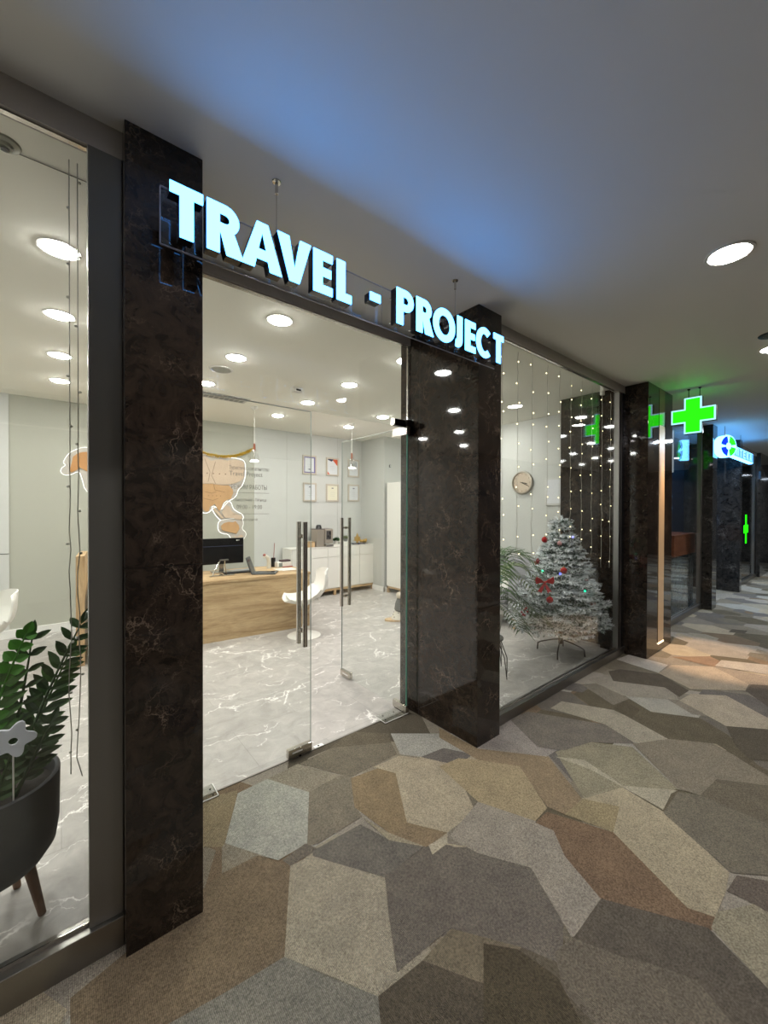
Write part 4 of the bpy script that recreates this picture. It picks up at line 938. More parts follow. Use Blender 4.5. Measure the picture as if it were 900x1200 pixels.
# tall white cabinet in the recess
t = thing('tall_cabinet', (4.95, 5.48, .0012), 'tall plain white cabinet on a wooden base in the right corner', 'cabinet')
MB().box(4.70, 5.25, 5.26, 5.68, .12, 2.03).build('body', M['white'], t, bev=.003)
MB().box(4.705, 4.975, 5.242, 5.259, .13, 2.02).build('door', M['white'], t, bev=.002)
MB().box(4.98, 5.245, 5.242, 5.259, .13, 2.02).build('door', M['white'], t, bev=.002)
MB().box(4.70, 5.25, 5.27, 5.30, .085, .12).box(4.70, 4.73, 5.27, 5.67, .085, .12).box(4.70, 5.25, 5.64, 5.67, .085, .12).build('base_frame', M['oak'], t)
for x, y in ((4.70, 5.27), (5.21, 5.27), (4.70, 5.63), (5.21, 5.63)):
    MB().box(x, x+.04, y, y+.04, .0, .085).build('foot', M['oakv'], t)
t = thing('thermostat', (4.80, 5.705, 2.35), 'small dark wall sensor above the tall white cabinet', 'sensor')
MB().box(-.02, .02, 0, .014, -.025, .025).build('body', plain('sensor_dark', (60, 62, 64), .4), t, local=True, bev=.006)
MB().box(-.008, .008, -.003, .001, -.012, .012).build('button', M['skirt'], t, local=True)

# ------------------------------------------------------------------ certificates
frame_m = plain('frame_beige', (196, 186, 170), .45)
papers = {'w': plain('paper_white', (216, 218, 220), .5), 'c': plain('paper_cream', (226, 222, 200), .5), 'v': plain('paper_violet_edge', (116, 108, 160), .5)}
ink = plain('ink_navy', (50, 52, 84), .5); inkg = plain('ink_grey', (168, 168, 166), .5); orange = plain('ink_orange', (226, 98, 58), .5)
def cert(x0, x1, z0, z1, kind, label):
    cx = (x0+x1)/2; t = thing('picture_frame', (cx, YB-.002, z0), label, 'framed certificate', 'framed certificates on the back wall')
    y1, y0 = YB-.002, YB-.024; b = .028
    MB().box(x0, x1, y0, y1, z0, z0+b).box(x0, x1, y0, y1, z1-b, z1).box(x0, x0+b, y0, y1, z0+b, z1-b).box(x1-b, x1, y0, y1, z0+b, z1-b).build('frame', frame_m, t, bev=.003)
    base = {'violet': 'v', 'cream': 'c'}.get(kind, 'w')
    p = MB().box(x0+b, x1-b, y0+.01, y1-.001, z0+b, z1-b).build('certificate', papers[base], t)
    ya = y0+.0085; w = x1-x0; h = z1-z0; A = MB()
    if kind == 'violet':
        MB().box(x0+b+.018, x1-b-.024, ya, y0+.01, z0+b+.02, z1-b-.02).build('sheet', papers['w'], p)
        MB().box(cx-.025, cx+.02, ya-.001, ya, z0+.085, z0+.1).build('printed_mark', ink, p)
    elif kind == 'orange':
        P2 = [(x1-b, z1-b), (x1-b, z1-b-.12), (cx+.045, z1-b-.055), (cx+.01, z1-b-.02), (cx, z1-b)]
        shift(outline([P2], .001), (0, ya, 0)).build('orange_shape', orange, p)
        shift(outline([[(x0+b, z0+b), (x0+b+.055, z0+b), (x0+b+.03, z0+b+.02), (x0+b, z0+b+.06)]], .001), (0, ya, 0)).build('orange_shape', orange, p)
        shift(outline([[(x0+b+.01, z1-b), (cx+.03, z1-b), (cx-.02, z1-b-.045), (x0+b+.01, z1-b-.015)]], .0015), (0, ya-.0005, 0)).build('navy_shape', ink, p)
    elif kind == 'seal':
        MB().box(cx-.06, cx+.07, ya, ya+.001, z1-.14, z1-.05).build('printed_block', plain('ink_block', (160, 164, 168), .5), p)
        shift(outline([arc(cx, z1-.1, .045, 0, 345, 24), arc(cx, z1-.1, .03, 0, 345, 24)], .001), (0, ya-.001, 0)).build('printed_ring', papers['w'], p)
    else:
        MB().box(cx-.018, cx+.022, ya, ya+.001, z1-.085, z1-.07).build('printed_mark', ink, p)
    ln = MB()
    for k in range(3): ln.box(cx-.05, cx+.05, ya-.0004, ya+.0004, z0+h*(.32+.1*k), z0+h*(.32+.1*k)+.0025)
    ln.build('printed_lines', inkg, p)
cert(3.36, 3.64, 2.165, 2.51, 'violet', 'framed certificate with violet border, top left of the six')
cert(3.845, 4.12, 2.165, 2.505, 'orange', 'framed certificate with orange and navy corners, top middle of the six')
cert(4.335, 4.60, 2.165, 2.51, 'seal', 'framed certificate with grey round print, top right of the six, behind the pendant lamp')
cert(3.37, 3.64, 1.675, 2.015, 'plain', 'framed bluish white certificate, bottom left of the six')
cert(3.845, 4.12, 1.68, 2.01, 'cream', 'framed cream certificate, bottom middle of the six')
cert(4.335, 4.60, 1.69, 2.02, 'plain', 'framed bluish white certificate, bottom right of the six')

# ------------------------------------------------------------------ world map with lit edge
t = thing('wall_map', (1.2, YB-.04, 1.0), 'wooden world map with glowing white outline on the grey wall', 'wall decoration')
land_m = [plain('map_rose', (206, 184, 160), .55, var=.1, bscale=8), plain('map_tan', (198, 158, 112), .55, var=.12, bscale=8), plain('map_brown', (190, 138, 84), .55, var=.12, bscale=8)]
glow = emit('led_edge', (1, .98, .92), 1.6)
acr = plain('map_backing_acrylic', (196, 190, 180), .25)
def land(pts, m, y=YB-.042, d=.008):
    return shift(outline([pts], d), (0, y, 0)).build('continent', m, t, bev=.001)
NB = 0
def halo(pts, closed=True, back=True):
    q = []
    n = len(pts)
    for i in range(n if closed else n-1):   # round the corners a little
        a, b = Vector((*pts[i], 0)), Vector((*pts[(i+1) % n], 0))
        q += [a.lerp(b, .25), a.lerp(b, .75)]
    if closed: q.append(q[0])
    e = MB().tube([(p.x, YB-.018, p.y) for p in q], .0085, 6, caps=not closed).build('lit_edge', glow, t, smooth=True)
    global NB
    NB += 1
    if back: shift(outline([[(p.x, p.y) for p in (q[:-1] if closed else q)]], .003), (0, YB-.022-.0015*NB, 0)).build('backing', acr, t)
asia_n = [(1.25, 2.30), (1.4, 2.36), (1.687, 2.345), (1.74, 2.322), (1.794, 2.279), (1.94, 2.315), (2.034, 2.298), (2.129, 2.325), (2.207, 2.317), (2.276, 2.307), (2.302, 2.269), (2.302, 2.17), (2.296, 2.05), (2.246, 1.99), (2.187, 1.96), (2.10, 1.93), (1.95, 1.91), (1.80, 1.93), (1.6, 1.92), (1.3, 1.95)]
asia_s = [(1.3, 1.945), (1.6, 1.915), (1.80, 1.925), (1.95, 1.905), (2.06, 1.91), (2.12, 1.85), (2.13, 1.79), (2.09, 1.70), (2.024, 1.678), (1.968, 1.629), (1.949, 1.552), (1.921, 1.504), (1.894, 1.532), (1.848, 1.618), (1.812, 1.589), (1.776, 1.57), (1.758, 1.504), (1.722, 1.494), (1.687, 1.523), (1.60, 1.66), (1.45, 1.62), (1.32, 1.75)]
land(asia_n, land_m[0]); land(asia_s, land_m[1])
halo([(1.2, 2.36), (1.45, 2.40), (1.687, 2.375), (1.848, 2.345), (2.129, 2.352), (2.266, 2.34), (2.322, 2.30), (2.335, 2.171), (2.322, 2.031), (2.27, 1.899), (2.215, 1.858), (2.178, 1.729), (2.05, 1.655), (1.94, 1.505), (1.88, 1.57), (1.821, 1.545), (1.758, 1.475), (1.67, 1.475), (1.56, 1.62), (1.42, 1.56), (1.25, 1.72)])
land([(1.821, 1.542), (1.848, 1.551), (1.949, 1.446), (1.986, 1.388), (1.949, 1.388), (1.875, 1.465)], land_m[0])
land([(1.955, 1.48), (2.015, 1.60), (2.07, 1.58), (2.10, 1.51), (2.18, 1.455), (2.25, 1.43), (2.27, 1.39), (2.226, 1.36), (2.129, 1.39), (1.996, 1.40)], land_m[0])
halo([(1.80, 1.57), (1.85, 1.585), (1.94, 1.51), (2.015, 1.67), (2.10, 1.65), (2.13, 1.54), (2.20, 1.49), (2.285, 1.45), (2.30, 1.38), (2.23, 1.34), (1.99, 1.352), (1.93, 1.362), (1.85, 1.46)])
land([(1.94, 1.27), (1.986, 1.315), (2.062, 1.335), (2.129, 1.325), (2.164, 1.345), (2.217, 1.276), (2.226, 1.216), (2.177, 1.139), (2.11, 1.161), (2.015, 1.184), (1.958, 1.205)], land_m[1])
land([(2.148, 1.11), (2.20, 1.09), (2.256, 1.126), (2.296, 1.095), (2.226, 1.048), (2.158, 1.061)], land_m[0])
halo([(1.903, 1.31), (1.93, 1.352), (2.015, 1.372), (2.11, 1.382), (2.207, 1.385), (2.282, 1.374), (2.296, 1.294), (2.266, 1.215), (2.336, 1.153), (2.336, 1.10), (2.266, 1.016), (2.187, 1.015), (2.10, 1.07), (2.062, 1.143), (1.968, 1.150), (1.905, 1.20)])
land([(.127, 2.196), (.169, 2.24), (.222, 2.265), (.265, 2.269), (.341, 2.283), (.6, 2.3), (.8, 2.2), (.75, 2.05), (.6, 1.9), (.52, 1.75), (.45, 1.78), (.38, 1.9), (.34, 2.011), (.264, 2.02), (.2, 2.063), (.158, 2.027), (.116, 1.997), (.09, 2.009), (.106, 2.076), (.116, 2.13)], land_m[2])
halo([(.6, 2.35), (.441, 2.335), (.265, 2.327), (.211, 2.317), (.148, 2.284), (.085, 2.232), (.044, 2.15), (.034, 2.11), (.064, 2.086), (.013, 2.043), (.008, 1.991), (.044, 1.96), (.105, 1.97), (.168, 2.014), (.20, 2.002), (.225, 1.91), (.25, 1.777), (.33, 1.72), (.5, 1.66), (.68, 1.9), (.86, 2.1), (.84, 2.28)])
land([(.55, 1.62), (.68, 1.60), (.8, 1.45), (.74, 1.25), (.66, 1.05), (.62, 1.06), (.60, 1.3), (.52, 1.48)], land_m[1])
halo([(.52, 1.65), (.70, 1.64), (.84, 1.46), (.77, 1.22), (.68, 1.0), (.59, 1.02), (.56, 1.3), (.48, 1.48)])
land([(1.02, 1.85), (1.2, 1.86), (1.33, 1.68), (1.40, 1.62), (1.33, 1.5), (1.3, 1.35), (1.22, 1.2), (1.16, 1.22), (1.14, 1.45), (1.0, 1.6), (.96, 1.72)], land_m[2])
halo([(1.0, 1.90), (1.22, 1.91), (1.38, 1.7), (1.44, 1.62), (1.36, 1.48), (1.32, 1.32), (1.24, 1.15), (1.13, 1.18), (1.1, 1.44), (.96, 1.58), (.92, 1.72)])
land([(1.04, 2.0), (1.1, 2.22), (1.2, 2.28), (1.28, 2.2), (1.27, 1.96), (1.15, 1.92)], land_m[0])
# country borders and dotted lettering on the map
bd = MB()
for pl in (((1.70, 2.30), (1.78, 2.1), (1.75, 1.95)), ((1.86, 2.27), (1.80, 2.05), (1.86, 1.93)), ((1.70, 1.80), (1.8, 1.78), (1.87, 1.80)), ((1.68, 1.70), (1.82, 1.67), (1.9, 1.70)), ((1.83, 1.92), (1.85, 1.83), (2.0, 1.80))):
    bd.tube([(x, YB-.0425, z) for x, z in pl], .0022, 4)
for k in range(4): bd.box(1.73+k*.09, 1.745+k*.09, YB-.0428, YB-.042, 2.075, 2.09); bd.box(1.75+k*.06, 1.76+k*.06, YB-.0428, YB-.042, 1.735, 1.745)
bd.build('border_lines', plain('map_line', (110, 84, 66), .6), t)

# gold tinsel
rnd = random.Random(5)
M['tin'] = plain('tinsel_gold', (240, 200, 50), .3, .35)
t = thing('tinsel_garland', (2.0, YB-.03, 2.38), 'sagging gold tinsel garland above the wall map', 'garland')
pts = [(.9+1.54*i/40, YB-.045, 2.51-.16*(1-((i/40*1.54-.95)/.62)**2) if i/40*1.54 > .35 else 2.5-.0*i) for i in range(41)]
pts = [(1.55+.9*i/40, YB-.045, 2.355+.125*((i-17)/20)**2*(.9 if i < 17 else 1)) for i in range(41)]
MB().tube(pts, .004, 6).build('cord', M['gold'], t)
m_ = MB()
for p in pts:
    for k in range(30):
        d = Vector((rnd.gauss(0, 1), rnd.gauss(0, .8), rnd.gauss(0, 1))).normalized(); L = rnd.uniform(.015, .035)
        q = Vector(p)+Vector((rnd.uniform(-.012, .012), 0, 0)); s_ = d.orthogonal().normalized()*.0042
        e_ = q+d*L
        if e_.y > YB-.003: e_.y = YB-.003
        m_.add([q-s_, q+s_, e_+s_, e_-s_], [(0, 1, 2, 3)])
m_.build('tinsel', M['tin'], t)

# ------------------------------------------------------------------ pendant lamps over the desk
M['clearshade'] = glassmat('clear_shade', (.985, .985, .98), .05)
def pendant(x, y, zb, label):
    t = thing('pendant_lamp', (x, y, ZS), label, 'pendant lamp', 'glass pendant lamps over the desk')
    o = zb-ZS
    MB().lathe([(0, 0), (.05, 0), (.05, -.012), (.03, -.03), (.006, -.04), (0, -.04)], seg=24).build('canopy', M['white'], t, local=True, smooth=True)
    MB().tube([(0, 0, -.03), (0, 0, o+.235)], .0045, 8).build('cord', M['white'], t, local=True)
    MB().lathe([(0, o+.24), (.013, o+.24), (.017, o+.18), (.016, o+.15), (0, o+.15)], seg=20).build('wooden_cap', M['redwood'], t, local=True, smooth=True)
    MB().lathe([(.036, o+.160), (.068, o), (.066, o), (.034, o+.158), (.015, o+.160), (.015, o+.162), (.036, o+.162)], seg=28).build('glass_shade', M['clearshade'], t, local=True, smooth=True)
    MB().lathe([(0, o+.02), (.045, o+.018), (.055, o+.008), (.05, o+.002), (0, o)], seg=24).build('bulb', emit('pendant_bulb', (1, .97, .9), 7), t, local=True, smooth=True)
    MB().tube([(0, 0, o+.02), (0, 0, o+.15)], .008, 10).build('socket', M['chrome'], t, local=True)
pendant(1.996, 5.17, 2.165, 'clear glass pendant lamp with reddish wooden cap beside the map')
pendant(3.558, 5.17, 2.18, 'clear glass pendant lamp in front of the top right certificate')
pendant(.45, 5.17, 2.17, 'clear glass pendant lamp hidden behind the near marble column')

# ------------------------------------------------------------------ wall clock, blank frame
t = thing('wall_clock', (5.468, 3.355, 1.95), 'round silver wall clock on the white side wall', 'clock')
def dx(mb, x): mb.v = [(x-z, y, zz) for z, y, zz in mb.v]; return mb
def xlathe(prof, seg=40):
    m = MB().lathe(prof, 0, 0, seg); m.v = [(-z, -x, y) for x, y, z in m.v]; return m
xlathe([(0, 0), (.17, 0), (.178, .015), (.172, .036), (.156, .04), (.15, .022), (0, .022)]).build('case', plain('clock_silver', (176, 170, 156), .3, .6), t, local=True, smooth=True)
xlathe([(0, .0225), (.149, .0225), (.149, .024), (0, .024)]).build('dial', plain('clock_dial', (190, 176, 158), .3, .3), t, local=True, smooth=True)
m_ = MB()
for k in range(12):
    a = k*PI/6; c_, s_ = math.cos(a), math.sin(a); m_.box(-.0265, -.024, c_*.13-.004, c_*.13+.004, s_*.13-.008, s_*.13+.008)
m_.build('hour_marks', plain('clock_mark', (110, 100, 90), .4), t, local=True)
MB().tube([(-.028, .0, 0), (-.028, -.085, -.018)], .005, 6).build('hour_hand', M['black'], t, local=True)
MB().tube([(-.030, .03, .01), (-.030, -.11, -.055)], .0035, 6).build('minute_hand', M['black'], t, local=True)
t = thing('picture_frame', (5.468, 2.86, 1.6), 'pale framed picture on the side wall between clock and marble pier', 'picture frame')
MB().box(-.02, 0, -.14, .13, .0, .40).build('frame', plain('frame_pale', (196, 196, 190), .5), t, local=True, bev=.003)
MB().box(-.022, -.019, -.11, .10, .03, .37).build('picture', plain('picture_pale', (206, 208, 210), .4), t, local=True)

# ------------------------------------------------------------------ sofa, bag
M['sofa'] = plain('grey_sofa_fabric', (150, 150, 152), .9, bump=.4, bscale=500)
t = thing('sofa', (4.97, 3.75, .0012), 'light grey fabric sofa on wooden legs behind the palm', 'sofa')
MB().box(4.50, 5.36, 2.98, 4.72, .15, .30).build('base', M['sofa'], t, bev=.02)
MB().box(4.49, 5.20, 3.0, 3.84, .305, .45).build('seat_cushion', M['sofa'], t, bev=.03)
MB().box(4.49, 5.20, 3.86, 4.70, .305, .45).build('seat_cushion', M['sofa'], t, bev=.03)
MB().box(5.20, 5.42, 2.98, 4.72, .30, .82).build('backrest', M['sofa'], t, bev=.04)
MB().box(4.50, 5.40, 2.84, 2.98, .15, .60).build('armrest', M['sofa'], t, bev=.03)
MB().box(4.50, 5.40, 4.72, 4.86, .15, .60).build('armrest', M['sofa'], t, bev=.03)
for x, y in ((4.55, 2.90), (5.33, 2.90), (4.55, 4.80), (5.33, 4.80)):
    MB().lathe([(0, 0), (.020, 0), (.030, .15), (0, .15)], x, y, 16).build('leg', M['paleoak'], t, smooth=True)
t = thing('paper_bag', (4.66, 3.22, .452), 'white bag with a blue emblem leaning on the grey sofa', 'bag', rz=.3)
MB().add([(-.03, -.13, 0), (.03, -.13, 0), (.03, .13, 0), (-.03, .13, 0), (.07, -.13, .25), (.09, -.13, .25), (.09, .13, .25), (.07, .13, .25)],
         [(0, 3, 2, 1), (4, 5, 6, 7), (0, 1, 5, 4), (2, 3, 7, 6), (1, 2, 6, 5), (3, 0, 4, 7)]).build('body', M['white'], t, local=True, bev=.004)
e_ = MB()
for k in range(3): e_.add([(-.031+.1*.4*(0)+.4*(.09+k*.035)-.002, -.05+.02*k, .09+k*.035), (-.031+.4*(.09+k*.035)-.002, .05, .09+k*.035), (-.031+.4*(.11+k*.035)-.002, .06, .11+k*.035), (-.031+.4*(.11+k*.035)-.002, -.04, .11+k*.035)], [(0, 3, 2, 1)])
e_.build('emblem', plain('emblem_blue', (60, 150, 190), .5), t, local=True)

# ------------------------------------------------------------------ snowy christmas tree
TX, TY = 4.17, 2.10
rnd = random.Random(21)
t = thing('christmas_tree', (TX, TY, .0012), 'frosted artificial christmas tree standing in the window beside the marble pier', 'christmas tree')
MB().tube([(0, 0, .17), (0, 0, 1.40)], [.018, .008], 10).build('trunk', M['walnut'], t, local=True, smooth=True)
MB().tube([(0, 0, .10), (0, 0, .24)], .022, 14).build('stand_socket', plain('stand_brown', (96, 78, 62), .4, .4), t, local=True, smooth=True)
for a in (0.35, 1.92, 3.49, 5.06):
    c_, s_ = math.cos(a), math.sin(a)
    MB().tube([(0, 0, .15), (c_*.10, s_*.10, .125), (c_*.2, s_*.2, .09), (c_*.23, s_*.23, .07), (c_*.235, s_*.235, .0)], .007, 8).build('stand_leg', plain('stand_dark', (58, 48, 42), .4, .5) if a < 1 else bpy.data.materials['stand_dark'], t, local=True, smooth=True)
gm, wm, sm = MB(), MB(), MB()
def needles(p, q, n, L, white):
    d = (q-p); ln = d.length; d = d.normalized(); u = d.orthogonal().normalized(); w_ = d.cross(u)
    for i in range(n):
        f = rnd.random(); a = rnd.uniform(0, 2*PI); c = p+d*ln*f
        o_ = (u*math.cos(a)+w_*math.sin(a))*.9+d*.65
        e_ = c+o_.normalized()*L*rnd.uniform(.7, 1.1); s_ = d.cross(o_).normalized()*(.0045 if white > .5 else .003)
        isw = rnd.random() < white*1.1+(.3 if o_.z > .1 else -.25)
        (wm if isw else gm).add([c-s_, c+s_, e_], [(0, 1, 2)])
def branch(z, a, R, drop):
    d = Vector((math.cos(a), math.sin(a), 0)); n = max(4, int(R/.07)); prev = Vector((0, 0, z)); side = Vector((-d.y, d.x, 0))
    for i in range(1, n+1):
        f = i/n; pz = z-drop*f+.10*R*f*f
        p = d*(R*f)+Vector((0, 0, pz)); p.y = max(-.36, p.y); p.x = min(.52, p.x)
        sm.tube([prev, p], .004, 5, caps=False)
        w_ = .0+.75*f*f
        needles(prev, p, 22, .035, w_)
        if i > 1 or R < .2:
            for s_ in (-1, 1):
                L = (.07+.10*(1-f)*R/.45+.03)*rnd.uniform(.8, 1.2)
                e_ = p+(d*.75+side*s_*.8+Vector((0, 0, rnd.uniform(-.1, .35)))).normalized()*L
                e_.y = max(-.39, e_.y)
                needles(p, e_, 26, .033, w_+.12)
        prev = p
    needles(prev, prev+(d*.06+Vector((0, 0, .02))), 26, .034, .8)
nz = 17
for k in range(nz):
    f = k/(nz-1); z = .37+(1.40-.37)*f
    R = .48*(1-f)**1.02+.022
    nb = int(15*(1-f)**.7)+5
    for i in range(nb):
        branch(z+rnd.uniform(-.025, .025), 2*PI*(i+.5*(k % 2)+rnd.uniform(-.25, .25))/nb, R*rnd.uniform(.82, 1.08), .10*(1-f)+.01)
needles(Vector((0, 0, 1.34)), Vector((0, 0, 1.47)), 60, .035, .6)
needles(Vector((0, 0, 1.38)), Vector((.05, .02, 1.45)), 30, .03, .7); needles(Vector((0, 0, 1.38)), Vector((-.05, .03, 1.46)), 30, .03, .7)
sm.build('branches', plain('branch_brown', (70, 64, 54), .8), t, local=True)
gm.build('green_needles', plain('needle_green', (52, 76, 56), .6), t, local=True)
wm.build('frosted_needles', plain('needle_frost', (236, 240, 242), .7), t, local=True)
# ornaments (hung on the outside of the branches towards the window)
redm = plain('bauble_red', (176, 30, 30), .2, .2); capm = M['gold']
def bauble(x, y, z, r, label, m=None, glow_=None):
    t = thing('bauble', (x, y, z), label, 'christmas bauble', 'christmas tree ornaments')
    MB().ball((0, 0, 0), r, 18, 12).build('ball', m or redm, t, local=True, smooth=True)
    MB().lathe([(0, r-.002), (r*.25, r-.002), (r*.25, r+.006), (0, r+.006)], seg=12).build('cap', capm, t, local=True)
    MB().tube([(0, 0, r+.004), (.004, 0, r+.02)], .0012, 5).build('hook', capm, t, local=True)
bauble(3.72, 2.04, 1.243, .030, 'red bauble at the upper left of the tree')
bauble(3.80, 1.885, .948, .032, 'red bauble in the middle of the tree, above right of the bow')
bauble(3.60, 1.92, .685, .032, 'red bauble below the bow on the tree')
bauble(4.36, 1.85, .545, .032, 'red bauble at the lower right of the tree')
bauble(4.22, 1.855, .822, .02, 'small pinkish bauble at the right side of the tree', plain('bauble_pink', (190, 90, 100), .3))
bauble(3.80, 1.93, 1.21, .022, 'pale pink bauble near the top of the tree', plain('bauble_palepink', (210, 160, 160), .3))
def led(x, y, z, colr, label, s=2.5):
    t = thing('fairy_light', (x, y, z), label, 'fairy light', 'coloured lights on the tree')
    MB().ball((0, 0, 0), .011, 12, 8).build('bulb', emit('led_'+label.split()[1], colr, s), t, local=True, smooth=True)
    MB().tube([(0, .008, 0), (0, .03, .004)], .005, 8).build('socket', M['blackmetal'], t, local=True)
led(3.70, 1.87, .928, (.12, .15, 1), 'bright blue light in the middle of the tree')
led(3.98, 1.885, 1.268, (.3, .3, 1), 'upper blue light near the top of the tree')
led(3.50, 1.94, .965, (.1, 1, .5), 'pale green light above the red bow')
led(4.20, 1.86, .700, (.0, .9, .45), 'teal green light at the right side of the tree')
for x, y, z, lb in ((3.46, 1.97, 1.06, 'dark red berry sprig at the left of the tree'), (3.13, 1.90, .655, 'red berry sprig hanging at the lower left of the tree')):
    t = thing('berry_sprig', (x, y, z), lb, 'decoration')
    m_ = MB()
    for k in range(9): m_.ball((rnd.uniform(-.035, .035), rnd.uniform(-.015, .015), rnd.uniform(-.04, .03)), .009, 8, 6)
    m_.build('berries', plain('berry_red', (150, 34, 36), .35), t, local=True, smooth=True)
    MB().tube([(-.03, 0, .03), (.03, 0, -.03)], .002, 5).build('stem', M['walnut'], t, local=True)
# red bow
t = thing('ribbon_bow', (3.43, 1.88, .875), 'red ribbon bow on the left side of the tree', 'bow', rz=-.75)
M['bow'] = plain('bow_red', (206, 40, 44), .6)
for s_ in (-1, 1):
    m_ = MB(); prof = []
    for (x, z, y) in ((0, 0, 0), (.03, .03, -.012), (.075, .055, -.02), (.085, .02, -.014), (.075, -.015, -.006), (.03, -.004, -.004)):
        prof.append((x*s_, y, z))
    c0 = prof+[(x, y+.012, z) for x, y, z in prof]; n = 6
    m_.add(c0, [tuple(range(n)), tuple(reversed(range(n, 2*n)))]+[(i, i+n, (i+1) % n+n, (i+1) % n) for i in range(n)])
    m_.build('loop', M['bow'], t, local=True, bev=.004)
    m_ = MB(); q = [(0, 0), (.012, -.01), (.065, -.085), (.045, -.082), (.03, -.10), (-.004, -.015)]
    c0 = [(x*s_, -.008, z) for x, z in q]+[(x*s_, .0, z) for x, z in q]
    m_.add(c0, [tuple(range(n)), tuple(reversed(range(n, 2*n)))]+[(i, i+n, (i+1) % n+n, (i+1) % n) for i in range(n)])
    m_.build('tail', M['bow'], t, local=True, bev=.002)
MB().ball((0, -.008, 0), .014, 10, 8).build('knot', M['bow'], t, local=True, smooth=True)

# ------------------------------------------------------------------ palm on a black hairpin stand
rnd = random.Random(9)
PX, PY = 3.12, 2.28
t = thing('potted_palm', (PX, PY, .0012), 'feathery palm in a pot on a black wire stand, left of the snowy tree', 'potted plant')
MB().lathe([(0, .34), (.11, .34), (.15, .58), (.14, .58), (.125, .54), (0, .54)], seg=28).build('pot', plain('palm_pot', (196, 192, 184), .5), t, smooth=True, local=True)
MB().lathe([(.12, .33), (.15, .33), (.15, .342), (.12, .342), (.12, .33)], seg=28).build('stand_ring', M['blackmetal'], t, smooth=True, local=True)
for k in range(4):
    a = k*PI/2-.15; c_, s_ = math.cos(a), math.sin(a); b_ = a+.28
    MB().tube([(.14*c_, .14*s_, .335), (.205*math.cos(a+.05), .205*math.sin(a+.05), .2), (.22*math.cos(a+.12), .22*math.sin(a+.12), .008), (.21*math.cos(a+.2), .21*math.sin(a+.2), .2), (.14*math.cos(b_), .14*math.sin(b_), .335)], .005, 6).build('hairpin_leg', M['blackmetal'], t, smooth=True, local=True)
pm = plain('palm_green', (58, 88, 36), .4); pm2 = plain('palm_green_pale', (104, 124, 66), .4)
def frond(az, L, rise, droop, mt, nl=19, ll=.2):
    m = MB(); pts = []
    d = Vector((math.cos(az), math.sin(az), 0))
    for i in range(15):
        f = i/14; pts.append(d*(L*f*(.35+.65*f))+Vector((0, 0, .56+rise*math.sin(f*PI*.62)-droop*f**2.2)))
    m.tube(pts, [.006*(1-.8*i/14)+.001 for i in range(15)], 5)
    side = Vector((-d.y, d.x, 0))
    for i in range(nl):
        f = .3+.7*i/(nl-1); k = min(13, int(f*14)); p = pts[k].lerp(pts[k+1], f*14-k); tan = (pts[k+1]-pts[k]).normalized()
        for s_ in (-1, 1):
            l_ = ll*math.sin(PI*min(1, .25+.78*(1-f)))*rnd.uniform(.85, 1.1)+.03
            dr = (tan*.75+side*s_*.8+Vector((0, 0, .15))).normalized(); mid = p+dr*l_*.5; e_ = p+dr*l_+Vector((0, 0, -.28*l_))
            wv = tan.cross(dr).normalized().cross(dr).normalized()*.0085
            m.add([p-wv*.4, p+wv*.4, mid+wv, mid-wv, e_], [(0, 1, 2, 3), (3, 2, 4)])
    for i_, v_ in enumerate(m.v):
        wy = v_[1]+PY
        if wy < 1.72: m.v[i_] = (v_[0], 1.72-PY, v_[2])
    m.build('frond', mt, t, local=True)
for az, L, rise, droop, k in ((.15, .62, .72, .25, 0), (-.15, .72, .48, .32, 1), (.45, .62, .6, .30, 0), (-.35, .60, .34, .40, 0), (.05, .8, .32, .50, 0), (-.55, .5, .55, .2, 1), (1.2, .6, .7, .2, 0),
                              (2.2, .6, .7, .25, 0), (3.1, .6, .6, .3, 1), (4.0, .5, .7, .3, 0), (-1.2, .45, .7, .2, 0), (.8, .5, .8, .2, 0), (-.1, .5, .2, .42, 0), (-.25, .75, .25, .46, 0)):
    frond(az, L, rise, droop, pm2 if k else pm)

# ------------------------------------------------------------------ light curtain
wirem = plain('clear_wire', (176, 172, 160), .3); bulbm = emit('curtain_bulb', (1, .82, .45), 5)
rnd = random.Random(31)
def strand(x, y, z1, z0, label, lit=True, first=[None, None]):
    t = thing('light_strand', (x, y, z1), label, 'string lights', 'hanging light strands in the windows')
    n = 30; pts = []
    for i in range(n+1):
        z = -(z1-z0)*i/n; k = max(0, i/n-.4)*.016
        pts.append((rnd.uniform(-k, k), rnd.uniform(-.003, .003), z))
    MB().tube(pts, .0017, 5).build('wire', wirem, t, local=True)
    nb = 10
    for i in range(nb):
        zz = -(z1-z0)*(i+rnd.uniform(.2, .9))/nb; k = min(n, int(-zz/(z1-z0)*n)); p = pts[k]; sx = rnd.choice((-1, 1))*(rnd.uniform(.008, .022) if lit else rnd.uniform(.003, .006))
        if first[0 if lit else 1] is None:
            b = MB().ball((0, 0, 0), .0048, 8, 6).build('bulb', bulbm if lit else plain('unlit_bulb', (220, 218, 205), .2), t, local=True, smooth=True)
            first[0 if lit else 1] = b
        else:
            b = first[0 if lit else 1].copy(); col.objects.link(b); b.parent = t
        b.location = (p[0]+sx, p[1], zz)
names = ('first', 'second', 'third', 'fourth', 'fifth', 'sixth', 'seventh', 'eighth', 'ninth', 'tenth')
for i, (x, ze) in enumerate(((2.553, 1.3), (2.757, 1.15), (2.966, 1.15), (3.208, 1.25), (3.413, 1.3), (3.618, 1.2), (3.838, 1.15), (4.057, 1.1), (4.29, .95), (4.50, .93))):
    strand(x, 1.74, 2.765, ze, 'lit warm string light, %s from the left of the ten in the tree window' % names[i])
strand(.026, 1.75, 2.74, .62, 'unlit light strand in the left window, the left one of two', False)
strand(.049, 1.75, 2.74, .60, 'unlit light strand in the left window, the right one beside the steel post', False)

